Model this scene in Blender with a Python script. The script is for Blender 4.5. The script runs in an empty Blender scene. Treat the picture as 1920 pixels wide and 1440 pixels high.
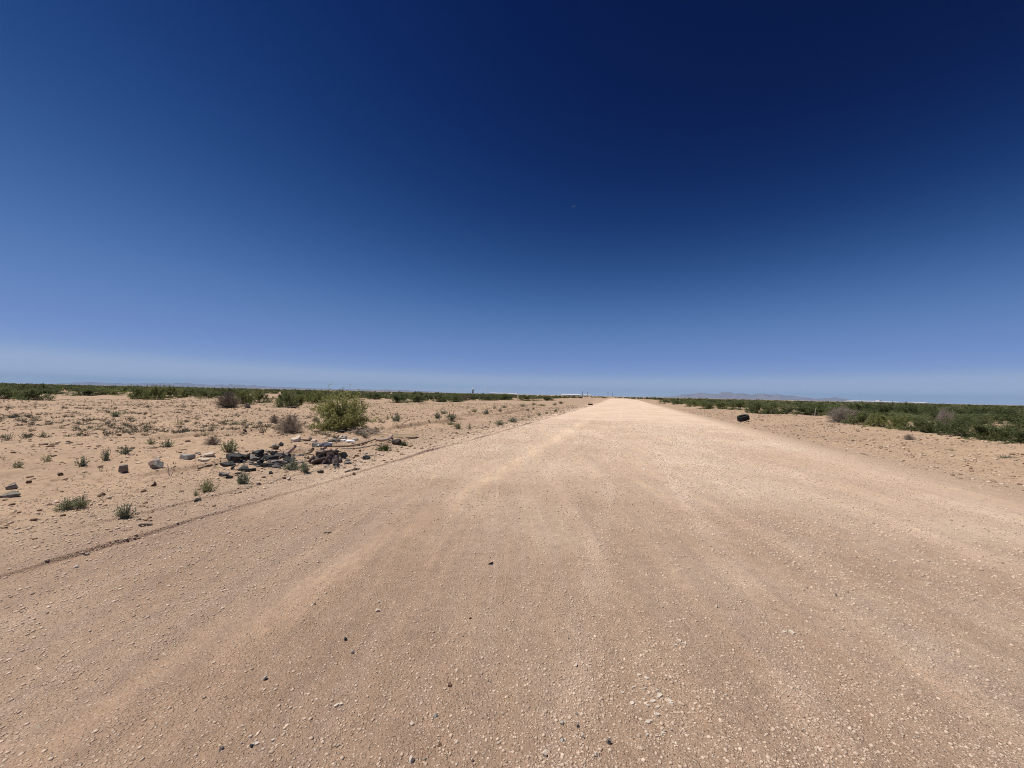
import bpy, bmesh, math, random
import numpy as np
from mathutils import Matrix, Vector

R = math.radians
scene = bpy.context.scene
col = scene.collection
rng = np.random.default_rng(11)
random.seed(11)

# ------------------------------------------------------------------ camera
EYE = 1.6
FPX = 721.0                       # focal length in photo pixels (1920 wide)
cam_d = bpy.data.cameras.new('camera')
cam = bpy.data.objects.new('camera', cam_d)
col.objects.link(cam)
cam_d.sensor_width = 36.0
cam_d.lens = 36.0 * FPX / 1920.0
cam_d.clip_start = 0.05
cam_d.clip_end = 60000
CAM_R = (Matrix.Rotation(R(90 + 1.51), 3, 'X') @ Matrix.Rotation(R(1.25), 3, 'Z'))
cam.matrix_world = Matrix.Translation((0, 0, EYE)) @ CAM_R.to_4x4()
scene.camera = cam
CR = np.array(CAM_R)

def ray(px, py):
    d = CR @ np.array([(px - 960) / FPX, -(py - 720) / FPX, -1.0])
    return d / d[1]               # scaled so that the y step is 1

# ------------------------------------------------------------------ noise
def _hash(ix, iy, seed):
    h = (ix.astype(np.int64) * 374761393 + iy.astype(np.int64) * 668265263 + seed * 1274126177) & 0xFFFFFFFF
    h = ((h ^ (h >> 13)) * 1274126177) & 0xFFFFFFFF
    h = h ^ (h >> 16)
    return (h & 0xFFFF) / 65535.0

def vnoise(x, y, seed=0):
    x = np.asarray(x, float); y = np.asarray(y, float)
    ix = np.floor(x); iy = np.floor(y)
    fx = x - ix; fy = y - iy
    fx = fx * fx * fx * (fx * (fx * 6 - 15) + 10); fy = fy * fy * fy * (fy * (fy * 6 - 15) + 10)
    a = _hash(ix, iy, seed); b = _hash(ix + 1, iy, seed)
    c = _hash(ix, iy + 1, seed); d = _hash(ix + 1, iy + 1, seed)
    return (a + (b - a) * fx) * (1 - fy) + (c + (d - c) * fx) * fy

def fbm(x, y, seed=0, oct=4):
    s = 0.0; amp = 0.5; tot = 0
    for k in range(oct):
        s = s + amp * vnoise(x * 2 ** k + 17.3 * k, y * 2 ** k - 9.1 * k, seed + k)
        tot += amp; amp *= 0.5
    return s / tot - 0.5          # about -0.5 .. 0.5

def sstep(a, b, x):
    t = np.clip((x - a) / (b - a), 0, 1)
    return t * t * (3 - 2 * t)

# ------------------------------------------------------------------ terrain
TH = math.atan(210 / FPX)         # heading of the road
CT, ST = math.cos(TH), math.sin(TH)
def uv(x, y):
    u = x * CT - y * ST; v = x * ST + y * CT
    return u, v
def xy(u, v):
    return u * CT + v * ST, -u * ST + v * CT
def bend(v):
    t = np.clip(v - 55, 0, None)
    return -12.0 * (t / 165.0) ** 2

def road_h(x, y):
    u, v = uv(x, y); w = u - bend(v)
    z = 0.010 * (1 - (np.clip((w - 0.7) / 5.8, -1.3, 1.3)) ** 2)
    tr = fbm(w * 1.6, v * 0.10, 31, 3)                    # wheel passes along the road
    z = z + 0.020 * tr + 0.014 * fbm(w * 5.0, v * 0.5, 35, 3) + 0.020 * fbm(w * 0.7, v * 0.5, 37, 3)
    # low shoved ridge of loose sand left by a grader blade
    c = -2.35 + 0.10 * np.sin(v * 0.31)
    z = z + 0.022 * np.exp(-((w - c) / 0.22) ** 2) * (0.5 + vnoise(v * 0.9, 0 * v, 40)) * sstep(14, 5, v)
    z = z + 0.010 * fbm(x * 7, y * 7, 42, 3)
    # lip scraped along the left side: the ground steps down toward the wheel tracks
    e1 = 0.26 * fbm(v * 0.35, 0 * v + 3, 51, 3) + 0.07 * fbm(v * 4, 0 * v, 52, 3) + 0.02 * fbm(v * 15, w * 6, 57, 2)
    stp = 0.026 + 0.085 * np.clip(fbm(v * 0.45, 0 * v + 8, 53, 3) + 0.25, 0, 1)
    d1 = -4.93 - (w - e1)
    z = z + stp * sstep(-0.012, 0.035, d1) * np.exp(-np.clip(d1, 0, None) / 1.4)
    d2 = -5.75 - (w - 0.35 * fbm(v * 0.3, 0 * v + 9, 44, 3) - 0.08 * fbm(v * 3.5, 0 * v, 45, 2))
    z = z + 0.032 * sstep(-0.02, 0.03, d2) * np.exp(-np.clip(d2, 0, None) / 0.5) * sstep(.45, .6, vnoise(v * .2, 0 * v, 46))
    # the long rise at the far end
    z = z + 0.55 * sstep(95, 150, v) * sstep(230, 170, v) * (0.7 + 0.6 * np.exp(-((w - 4) / 5.0) ** 2))
    return z

def ground_h(x, y):
    x = np.asarray(x, float); y = np.asarray(y, float)
    u, v = uv(x, y); w = u - bend(v)
    rd = road_h(x, y)
    L = sstep(-6.2, -7.3, w + 1.6 * fbm(x * 0.5, y * 0.5, 51, 4))
    r = np.hypot(x, y)
    near = sstep(75, 14, r)
    lump = 0.06 * fbm(x * 0.8, y * 0.8, 54, 4) + 0.05 * near * np.clip(fbm(x * 2.6, y * 2.6, 55, 3), 0, 1) \
        + 0.040 * near * fbm(x * 5.5, y * 5.5, 58, 3)
    left = 0.03 + 0 * x
    for uc, amp, sd, win in ((-9.1, 0.22, 62, ((13, 22), (25, 38))), (-10.6, 0.15, 63, ((22, 46),)), (-13.0, 0.18, 64, ((7, 12), (15, 21))), (-7.9, 0.09, 65, ((4, 9), (28, 40)))):
        cc = w - uc - 0.5 * fbm(v * 0.22, 0 * v, sd, 3) - 0.06 * fbm(v * 3, 0 * v, sd + 9, 2)
        on = sum(sstep(a_, a_ + 1.2, v) * sstep(b_, b_ - 1.5, v) for a_, b_ in win) * (0.55 + 0.6 * vnoise(v * 0.8, 0 * v, sd + 5))
        left = left + amp * on * np.where(cc < 0, np.exp(np.minimum(cc, 0) / 0.5), np.exp(-np.maximum(cc, 0) / 0.035))
    lb = sstep(-9.2, -12.5, w) * sstep(20, 34, v) * near
    left = left + lb * (0.10 + 0.40 * fbm(x * 0.3, y * 0.3, 76, 4) + 0.45 * np.clip(fbm(x * 0.9, y * 0.9, 77, 3), 0, 1))
    big = sstep(-9, -24, w)
    left = left + lump * 1.2 + big * (0.42 * fbm(x * 0.11, y * 0.11, 56, 4) + 0.30 * np.clip(fbm(x * 0.35, y * 0.35, 59, 3), 0, 1))
    Rr = sstep(6.4, 8.0, w + 1.2 * fbm(x * 0.4, y * 0.4, 71, 4))
    bank = sstep(8.0, 12.5, w + 1.5 * fbm(x * .3, y * .3, 73, 3))
    right = 0.04 + lump * 1.4 + bank * (0.26 + 0.35 * fbm(x * 0.22, y * 0.22, 74, 4)
                                      + 0.35 * np.clip(fbm(x * 0.5, y * 0.5, 75, 3), 0, 1) * sstep(9, 14, w))
    z = rd * sstep(30, 12, np.abs(w)) - 0.06 + L * (left + 0.06) + Rr * (right + 0.05)
    far = sstep(150, 400, r)
    return z * (1 - far)

def surf(x, y):
    x = np.asarray(x, float); y = np.asarray(y, float)
    u, v = uv(x, y); w = u - bend(v)
    return np.maximum(ground_h(x, y), np.where((v < 240) & (w > -7.6) & (w < 8.0), road_h(x, y) + 0.004, -9))

def at(px, py):
    """point of the ground seen at this photo pixel"""
    d = ray(px, py)
    t0 = EYE / max(-d[2], 1e-3)
    t = np.geomspace(t0 * 0.45, t0 * 1.25, 260) if t0 < 40 else np.geomspace(8, 600, 900)
    g = surf(d[0] * t, t) - (EYE + d[2] * t)
    k = np.nonzero(g >= 0)[0]
    if len(k) and k[0] > 0:
        i = k[0]; t0 = t[i - 1] + (t[i] - t[i - 1]) * (-g[i - 1]) / (g[i] - g[i - 1] + 1e-12)
    else:
        t0 = t[k[0]] if len(k) else 300.0
    return float(d[0] * t0), float(t0), float(surf(np.array([d[0] * t0]), np.array([t0]))[0])

def top(x, y):
    return float(surf(np.array([x]), np.array([y]))[0])

# ------------------------------------------------------------------ mesh helpers
def mesh_np(name, V, F, mats, attrs=None, mat_idx=None, smooth=False):
    me = bpy.data.meshes.new(name)
    V = np.ascontiguousarray(V, dtype=np.float32); F = np.ascontiguousarray(F, dtype=np.int32)
    n = F.shape[1]
    me.vertices.add(len(V)); me.vertices.foreach_set('co', V.ravel())
    me.loops.add(F.size); me.loops.foreach_set('vertex_index', F.ravel())
    me.polygons.add(len(F))
    me.polygons.foreach_set('loop_start', np.arange(0, F.size, n, dtype=np.int32))
    me.polygons.foreach_set('loop_total', np.full(len(F), n, dtype=np.int32))
    if smooth:
        me.polygons.foreach_set('use_smooth', np.ones(len(F), dtype=bool))
    for m in (mats if isinstance(mats, (list, tuple)) else [mats]):
        me.materials.append(m)
    if mat_idx is not None:
        me.polygons.foreach_set('material_index', np.ascontiguousarray(mat_idx, dtype=np.int32))
    if attrs:
        for k, a in attrs.items():
            at_ = me.attributes.new(k, 'FLOAT', 'POINT')
            at_.data.foreach_set('value', np.ascontiguousarray(a, dtype=np.float32))
    me.update(calc_edges=True)
    me.validate()
    return me

def link(name, me, parent=None, loc=(0, 0, 0), rot=(0, 0, 0)):
    o = bpy.data.objects.new(name, me)
    col.objects.link(o)
    o.location = loc; o.rotation_euler = rot
    if parent is not None: o.parent = parent
    return o

def empty(name, loc=(0, 0, 0), rot=(0, 0, 0)):
    return link(name, None, None, loc, rot)

def tag(o, label, cat, group=None):
    o['label'] = label; o['category'] = cat; o['kind'] = 'thing'
    if group: o['group'] = group
    return o

def kind(o, k):
    o['kind'] = k
    return o

def copy_tree(o, parent=None):
    c = o.copy(); col.objects.link(c)
    if parent is not None: c.parent = parent
    for ch in list(o.children):
        copy_tree(ch, c)
    return c

# ------------------------------------------------------------------ materials
class NT:
    def __init__(self, name):
        self.m = bpy.data.materials.new(name); self.m.use_nodes = True
        self.t = self.m.node_tree; self.n = self.t.nodes; self.l = self.t.links
        self.bsdf = self.n['Principled BSDF']; self.out = self.n['Material Output']
        self.co = self.n.new('ShaderNodeTexCoord').outputs['Object']
    def link(self, a, b): self.l.new(a, b)
    def mapping(self, scale=(1, 1, 1), rot=(0, 0, 0), vec=None):
        m = self.n.new('ShaderNodeMapping'); m.inputs['Scale'].default_value = scale; m.inputs['Rotation'].default_value = rot
        self.link(vec or self.co, m.inputs['Vector']); return m.outputs[0]
    def noise(self, scale, detail=3, rough=0.55, vec=None, dist=0):
        t = self.n.new('ShaderNodeTexNoise'); t.inputs['Scale'].default_value = scale
        t.inputs['Detail'].default_value = detail; t.inputs['Roughness'].default_value = rough; t.inputs['Distortion'].default_value = dist
        self.link(vec or self.co, t.inputs['Vector']); return t.outputs['Fac']
    def voro(self, scale, feature='F1', vec=None, rand=1.0):
        t = self.n.new('ShaderNodeTexVoronoi'); t.feature = feature; t.inputs['Scale'].default_value = scale
        t.inputs['Randomness'].default_value = rand
        self.link(vec or self.co, t.inputs['Vector']); return t
    def ramp(self, fac, stops):
        r = self.n.new('ShaderNodeValToRGB'); e = r.color_ramp.elements
        while len(e) < len(stops): e.new(0.5)
        for q, (p, c) in zip(e, stops):
            q.position = p; q.color = (c, c, c, 1) if isinstance(c, (int, float)) else (*c, 1)
        self.link(fac, r.inputs[0]); return r.outputs[0]
    def mix(self, a, b, fac, mode='MIX'):
        m = self.n.new('ShaderNodeMix'); m.data_type = 'RGBA'; m.blend_type = mode
        for s, i in ((a, 6), (b, 7)):
            if isinstance(s, tuple): m.inputs[i].default_value = (*s, 1)
            else: self.link(s, m.inputs[i])
        if isinstance(fac, (int, float)): m.inputs[0].default_value = fac
        else: self.link(fac, m.inputs[0])
        return m.outputs[2]
    def math(self, op, a, b=None):
        m = self.n.new('ShaderNodeMath'); m.operation = op
        for s, i in ((a, 0), (b, 1)):
            if s is None: continue
            if isinstance(s, (int, float)): m.inputs[i].default_value = s
            else: self.link(s, m.inputs[i])
        return m.outputs[0]
    def attr(self, name):
        a = self.n.new('ShaderNodeAttribute'); a.attribute_name = name; return a.outputs['Fac']
    def bump(self, h, strength, dist, prev=None):
        b = self.n.new('ShaderNodeBump'); b.inputs['Strength'].default_value = strength; b.inputs['Distance'].default_value = dist
        self.link(h, b.inputs['Height'])
        if prev is not None: self.link(prev, b.inputs['Normal'])
        return b.outputs[0]
    def finish(self, color=None, rough=0.9, normal=None, spec=0.2):
        if color is not None:
            if isinstance(color, tuple): self.bsdf.inputs['Base Color'].default_value = (*color, 1)
            else: self.link(color, self.bsdf.inputs['Base Color'])
        self.bsdf.inputs['Roughness'].default_value = rough
        self.bsdf.inputs['Specular IOR Level'].default_value = spec
        if normal is not None: self.link(normal, self.bsdf.inputs['Normal'])
        return self.m

def sand_mat():
    k = NT('sand')
    big = k.noise(0.25, 4, 0.6); med = k.noise(2.2, 4, 0.6); fine = k.noise(38, 3, 0.7)
    c = k.mix((0.490, 0.345, 0.235), (0.375, 0.260, 0.178), k.ramp(big, [(0.35, 0.0), (0.68, 1.0)]))
    c = k.mix(c, (0.52, 0.37, 0.25), k.ramp(med, [(0.45, 0.0), (0.75, 0.7)]))
    crust = k.noise(9, 5, 0.7)
    c = k.mix(c, (0.25, 0.165, 0.105), k.math('MULTIPLY', k.ramp(crust, [(0.52, 0.0), (0.66, 1.0)]), 0.85))
    v = k.voro(75)
    c = k.mix(c, (0.62, 0.50, 0.38), k.ramp(v.outputs['Distance'], [(0.10, 0.55), (0.24, 0.0)]))
    c = k.mix(c, k.ramp(fine, [(0.25, 0.62), (0.75, 1.0)]), 0.55, 'MULTIPLY')
    n = k.bump(med, 0.5, 0.05)
    n = k.bump(crust, 0.6, 0.025, n)
    n = k.bump(fine, 0.7, 0.006, n)
    return k.finish(c, 0.92, n, 0.15)

def road_mat():
    k = NT('gravel_road')
    along = k.mapping((1.0, 0.045, 1.0), (0, 0, TH))
    streak = k.noise(1.5, 5, 0.62, along)
    streak2 = k.noise(5.5, 4, 0.6, along)
    patch = k.noise(0.33, 5, 0.6)
    med = k.noise(3.2, 4, 0.65)
    # streaks and patches of browner wheel-ground fines and paler clean gravel
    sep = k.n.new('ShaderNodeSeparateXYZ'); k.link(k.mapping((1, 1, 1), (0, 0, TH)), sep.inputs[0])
    # lens darkening of the foreground put into the colour: darker nearby, paler farther off
    near_far = k.math('ADD', k.math('MULTIPLY', sep.outputs['Y'], 0.026), k.math('ADD', k.math('ADD', k.math('MULTIPLY', streak, 0.14), 0.17), k.math('MULTIPLY', patch, 0.24)))
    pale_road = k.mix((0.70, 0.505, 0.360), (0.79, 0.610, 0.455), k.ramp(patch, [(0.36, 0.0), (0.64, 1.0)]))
    c = k.mix((0.305, 0.200, 0.134), pale_road, k.ramp(k.math('MULTIPLY', near_far, 0.6), [(0.20, 0.0), (0.27, 0.24), (0.34, 0.70), (0.46, 0.92), (0.75, 0.98)]))
    c = k.mix(c, k.mix(c, (1.04, 1.035, 1.03), 1.0, 'MULTIPLY'), k.ramp(streak, [(0.45, 0.0), (0.60, 1.0)]))
    c = k.mix(c, k.mix(c, (0.95, 0.965, 1.01), 1.0, 'MULTIPLY'), k.ramp(streak2, [(0.46, 0.0), (0.60, 1.0)]))
    c = k.mix(c, k.mix(c, (0.92, 0.905, 0.89), 1.0, 'MULTIPLY'), k.ramp(med, [(0.50, 0.0), (0.75, 0.9)]))
    v1 = k.voro(55); v2 = k.voro(120)
    h1 = k.ramp(v1.outputs['Distance'], [(0.0, 1.0), (0.55, 0.0)])
    h2 = k.ramp(v2.outputs['Distance'], [(0.0, 1.0), (0.6, 0.0)])
    sel = k.ramp(k.math('FRACT', k.math('MULTIPLY', v1.outputs['Color'], 3.7)), [(0.0, 0.0), (1.0, 1.0)])
    pale = k.math('MULTIPLY', k.ramp(h1, [(0.45, 0.0), (0.62, 1.0)]), k.ramp(sel, [(0.55, 0.0), (0.66, 0.85)]))
    c = k.mix(c, (0.60, 0.50, 0.41), pale)
    dark = k.math('MULTIPLY', k.ramp(h2, [(0.4, 0.0), (0.6, 1.0)]), k.ramp(k.math('FRACT', k.math('MULTIPLY', v2.outputs['Color'], 5.1)), [(0.82, 0.0), (0.88, 0.7)]))
    c = k.mix(c, (0.13, 0.105, 0.09), dark)
    mott = k.noise(10, 5, 0.75)
    c = k.mix(c, k.ramp(mott, [(0.32, 0.84), (0.68, 1.14)]), 0.8, 'MULTIPLY')
    rim = k.math('ADD', k.math('ABSOLUTE', k.math('SUBTRACT', sep.outputs['X'], 0.35)), k.math('MULTIPLY', patch, 1.6))
    c = k.mix(c, k.mix((0.465, 0.330, 0.225), (0.385, 0.268, 0.182), k.ramp(med, [(0.4, 0.0), (0.7, 1.0)])), k.ramp(k.math('MULTIPLY', rim, 0.1), [(0.60, 0.0), (0.74, 0.9)]))
    # lengthwise marks: silt band left by the blade, strips of clean gravel between the wheel paths
    wob = k.math('MULTIPLY', k.math('SUBTRACT', k.noise(0.10, 2, 0.5), 0.5), 0.10)
    wx = k.math('ADD', sep.outputs['X'], wob)
    def strip(c0, half, soft):
        d = k.math('ABSOLUTE', k.math('SUBTRACT', wx, c0))
        return k.ramp(k.math('SUBTRACT', half + soft, d), [(0.0, 0.0), (soft, 1.0)])
    brk = k.ramp(k.noise(1.3, 4, 0.65), [(0.36, 0.25), (0.60, 1.0)])
    brk = k.math('MULTIPLY', brk, k.ramp(k.math('MULTIPLY', sep.outputs['Y'], 0.01), [(0.12, 1.0), (0.42, 0.12)]))
    for c0, half, soft, mul, amt in ((-2.35, .10, .22, (1.16, 1.13, 1.08), .85), (-3.15, .04, .14, (0.88, 0.87, 0.87), .7), (-1.75, .05, .15, (0.90, 0.88, 0.86), .7),
                                     (-0.24, .05, .13, (1.16, 1.19, 1.25), .9), (0.30, .25, .30, (0.93, 0.91, 0.88), .6), (0.95, .05, .16, (1.15, 1.18, 1.22), .9),
                                     (1.85, .10, .20, (1.10, 1.14, 1.17), .9), (2.6, .30, .40, (0.98, 1.01, 1.04), .8), (3.5, .06, .16, (1.12, 1.13, 1.16), .8), (4.4, .08, .18, (0.91, 0.90, 0.90), .7),
                                     (-4.0, .05, .15, (1.08, 1.08, 1.08), .7), (5.1, .05, .12, (1.10, 1.10, 1.08), .7)):
        c = k.mix(c, k.mix(c, mul, 1.0, 'MULTIPLY'), k.math('MULTIPLY', k.math('MULTIPLY', strip(c0, half, soft), brk), amt * 0.85))
    fine = k.noise(150, 2, 0.7)
    trk = k.noise(16, 3, 0.6, along)
    c = k.mix(c, k.mix(c, (1.10, 1.10, 1.10), 1.0, 'MULTIPLY'), k.ramp(trk, [(0.56, 0.0), (0.66, 1.0)]))
    c = k.mix(c, k.ramp(fine, [(0.25, 0.6), (0.75, 1.05)]), 0.5, 'MULTIPLY')
    n = k.bump(h1, 0.6, 0.010)
    n = k.bump(h2, 0.7, 0.006, n)
    n = k.bump(fine, 0.6, 0.003, n)
    return k.finish(c, 0.85, n, 0.25)

def stone_mat(name, c1, c2, scale=18, spec=0.25, rough=0.85, use_attr=False, bump=0.003):
    k = NT(name)
    f = k.noise(scale, 4, 0.65)
    a = k.ramp(f, [(0.35, c1), (0.65, c2)])
    if use_attr:
        t = k.attr('tone')
        a = k.mix(a, k.ramp(t, [(0.0, 0.30), (0.10, 0.6), (0.4, 0.88), (0.8, 1.08), (1.0, 1.35)]), 1.0, 'MULTIPLY')
    n = k.bump(k.noise(scale * 2.5, 4, 0.7), 0.6, bump)
    return k.finish(a, rough, n, spec)

def leaf_mat(name, c1, c2, c3=None, trans=0.25):
    k = NT(name)
    t = k.attr('tone')
    stops = [(0.0, c1), (0.75, c2)] + ([(1.0, c3)] if c3 else [])
    c = k.ramp(t, stops)
    oi = k.n.new('ShaderNodeObjectInfo')
    c = k.mix(c, k.ramp(oi.outputs['Random'], [(0.0, (0.68, 0.72, 0.75)), (0.5, (1.0, 1.0, 1.0)), (1.0, (1.38, 1.28, 1.05))]), 1.0, 'MULTIPLY')
    k.link(c, k.bsdf.inputs['Base Color']); k.bsdf.inputs['Roughness'].default_value = 0.6
    k.bsdf.inputs['Specular IOR Level'].default_value = 0.25
    tr = k.n.new('ShaderNodeBsdfTranslucent'); k.link(c, tr.inputs['Color'])
    mx = k.n.new('ShaderNodeMixShader'); mx.inputs[0].default_value = trans
    k.link(k.bsdf.outputs[0], mx.inputs[1]); k.link(tr.outputs[0], mx.inputs[2]); k.link(mx.outputs[0], k.out.inputs['Surface'])
    return k.m

M = {}
M['sand'] = sand_mat()
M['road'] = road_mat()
M['pebble'] = stone_mat('pebble', (0.48, 0.355, 0.265), (0.61, 0.485, 0.375), 30, use_attr=True, bump=0.001)
M['clod'] = stone_mat('clod', (0.20, 0.132, 0.086), (0.33, 0.225, 0.150), 22, use_attr=True)
M['asphalt'] = stone_mat('asphalt', (0.014, 0.016, 0.016), (0.075, 0.077, 0.074), 18)
M['asphalt_grey'] = stone_mat('asphalt_grey', (0.115, 0.105, 0.098), (0.22, 0.20, 0.185), 25)
M['concrete'] = stone_mat('concrete', (0.27, 0.25, 0.23), (0.42, 0.39, 0.35), 20)
M['caliche'] = stone_mat('caliche', (0.50, 0.42, 0.34), (0.66, 0.58, 0.49), 24)
M['greyrock'] = stone_mat('greyrock', (0.33, 0.295, 0.26), (0.50, 0.45, 0.39), 16)
M['oldrock'] = stone_mat('oldrock', (0.12, 0.110, 0.098), (0.27, 0.245, 0.21), 16)
M['brownrock'] = stone_mat('brownrock', (0.12, 0.075, 0.05), (0.22, 0.14, 0.09), 20)
M['twig'] = stone_mat('twig', (0.17, 0.135, 0.10), (0.29, 0.235, 0.185), 30, bump=0.002)
M['drytwig'] = stone_mat('drytwig', (0.27, 0.215, 0.17), (0.42, 0.345, 0.28), 30, bump=0.002)
M['paletwig'] = stone_mat('paletwig', (0.36, 0.31, 0.26), (0.50, 0.44, 0.38), 30, bump=0.002)
M['bark'] = stone_mat('bark', (0.055, 0.040, 0.030), (0.11, 0.085, 0.065), 30, bump=0.004)
M['mesq_leaf'] = leaf_mat('mesquite_leaf', (0.105, 0.132, 0.050), (0.210, 0.238, 0.095), (0.34, 0.34, 0.18), 0.42)
M['bush_leaf'] = leaf_mat('willow_leaf', (0.25, 0.26, 0.070), (0.40, 0.40, 0.125), (0.62, 0.57, 0.32), 0.5)
M['tuft_leaf'] = leaf_mat('tuft_leaf', (0.20, 0.215, 0.135), (0.31, 0.32, 0.22), (0.44, 0.42, 0.32), 0.4)
M['green_blade'] = leaf_mat('green_blade', (0.075, 0.115, 0.035), (0.12, 0.17, 0.055), (0.2, 0.22, 0.1), 0.25)
M['weed'] = leaf_mat('weed', (0.16, 0.15, 0.10), (0.22, 0.19, 0.13), (0.30, 0.25, 0.18), 0.2)
M['bleach'] = stone_mat('bleached_twig', (0.24, 0.20, 0.165), (0.38, 0.33, 0.28), 30, bump=0.002)
M['dry_leaf'] = leaf_mat('dry_leaf', (0.17, 0.13, 0.09), (0.27, 0.21, 0.155), (0.34, 0.28, 0.2), 0.2)

# ------------------------------------------------------------------ ground sheet
def build_ground():
    rr = [0.0] + list(np.geomspace(0.9, 70, 760)) + list(np.geomspace(74, 700, 90)) + list(np.geomspace(760, 18000, 30))
    rr = np.array(rr[1:])
    a_f = np.linspace(-72, 72, 1000)
    a_b = np.linspace(72, 288, 60)[1:-1]
    aa = np.radians(np.concatenate([a_f, a_b]))
    RR, AA = np.meshgrid(rr, aa, indexing='ij')
    X = RR * np.sin(AA); Y = RR * np.cos(AA)
    Z = ground_h(X, Y)
    V = np.stack([X, Y, Z], -1).reshape(-1, 3)
    nr, na = len(rr), len(aa)
    i = np.arange(nr - 1)[:, None]; j = np.arange(na)[None, :]; j2 = (j + 1) % na
    F = np.stack([i * na + j + 0 * j2, i * na + j2, (i + 1) * na + j2, (i + 1) * na + j + 0 * j2], -1).reshape(-1, 4)
    # small disc under the photographer
    c = len(V)
    V = np.concatenate([V, [[0, 0, float(ground_h(0., 0.))]]])
    cap = np.stack([np.full(na // 2, c), (np.arange(0, na - 1, 2) + 2) % na, np.arange(0, na - 1, 2) + 1, np.arange(0, na - 1, 2)], -1)
    F = np.concatenate([F[:, ::-1], cap])
    o = link('ground', mesh_np('ground', V, F, M['sand'], smooth=True))
    kind(o, 'structure')

def build_road():
    vs = list(np.arange(-4, 2.0, 0.06)) + list(np.arange(2.0, 3.0, 0.016))
    v = 3.0
    while v < 232:
        vs.append(v); v += max(0.016, 0.0062 * v)
    vs = np.array(vs); us = np.concatenate([np.arange(-8.3, -6.2, .035), np.arange(-6.2, -4.4, .014), np.arange(-4.4, 8.9, .030)])
    VV, UU = np.meshgrid(vs, us, indexing='ij')
    U = UU + bend(VV)
    X, Y = xy(U, VV)
    Z = road_h(X, Y) + 0.004
    fade = sstep(-7.5, -8.3, UU) + sstep(8.0, 8.8, UU)
    Z = Z - 0.16 * fade
    V = np.stack([X, Y, Z], -1).reshape(-1, 3)
    nr, na = len(vs), len(us)
    i = np.arange(nr - 1)[:, None]; j = np.arange(na - 1)[None, :]
    F = np.stack([i * na + j, i * na + j + 1, (i + 1) * na + j + 1, (i + 1) * na + j], -1).reshape(-1, 4)
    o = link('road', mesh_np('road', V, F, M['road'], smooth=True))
    kind(o, 'structure')

# ------------------------------------------------------------------ loose stones
_t = (1 + 5 ** 0.5) / 2
ICO_V = np.array([(-1, _t, 0), (1, _t, 0), (-1, -_t, 0), (1, -_t, 0), (0, -1, _t), (0, 1, _t), (0, -1, -_t), (0, 1, -_t), (_t, 0, -1), (_t, 0, 1), (-_t, 0, -1), (-_t, 0, 1)], float)
ICO_V /= np.linalg.norm(ICO_V[0])
ICO_F = np.array([(0, 11, 5), (0, 5, 1), (0, 1, 7), (0, 7, 10), (0, 10, 11), (1, 5, 9), (5, 11, 4), (11, 10, 2), (10, 7, 6), (7, 1, 8), (3, 9, 4), (3, 4, 2), (3, 2, 6), (3, 6, 8), (3, 8, 9), (4, 9, 5), (2, 4, 11), (6, 2, 10), (8, 6, 7), (9, 8, 1)])

def rot_mats(n, g):
    q = g.normal(size=(n, 4)); q /= np.linalg.norm(q, axis=1)[:, None]
    w, x, y, z = q.T
    return np.stack([np.stack([1 - 2 * (y * y + z * z), 2 * (x * y - z * w), 2 * (x * z + y * w)], -1),
                     np.stack([2 * (x * y + z * w), 1 - 2 * (x * x + z * z), 2 * (y * z - x * w)], -1),
                     np.stack([2 * (x * z - y * w), 2 * (y * z + x * w), 1 - 2 * (x * x + y * y)], -1)], 1)

def scatter_stones(name, P, S, mat, g, flat=0.65, sink=0.35):
    n = len(P)
    base = ICO_V[None] * g.uniform(0.72, 1.28, (n, 12, 1))
    base = np.einsum('nij,nkj->nki', rot_mats(n, g), base)
    base = base * g.uniform(0.75, 1.3, (n, 1, 3)) * np.array([1, 1, flat])
    V = base * (S * 0.5)[:, None, None] + P[:, None, :]
    V[:, :, 2] += ((0.5 - sink) * S * flat)[:, None]
    F = (ICO_F[None] + (np.arange(n) * 12)[:, None, None]).reshape(-1, 3)
    tone = np.repeat(np.clip(g.beta(3.2, 2.4, n), 0, 1), 12)
    o = link(name, mesh_np(name, V.reshape(-1, 3), F, mat, {'tone': tone}))
    return kind(o, 'stuff')

def front_points(n, r0, r1, g, p=1.0, amin=-60, amax=60):
    """points in the fan ahead, more of them nearer"""
    q = g.random(n)
    e = 2 - p
    r = (r0 ** e + q * (r1 ** e - r0 ** e)) ** (1 / e)
    a = np.radians(g.uniform(amin, amax, n))
    return r * np.sin(a), r * np.cos(a), r

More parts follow.
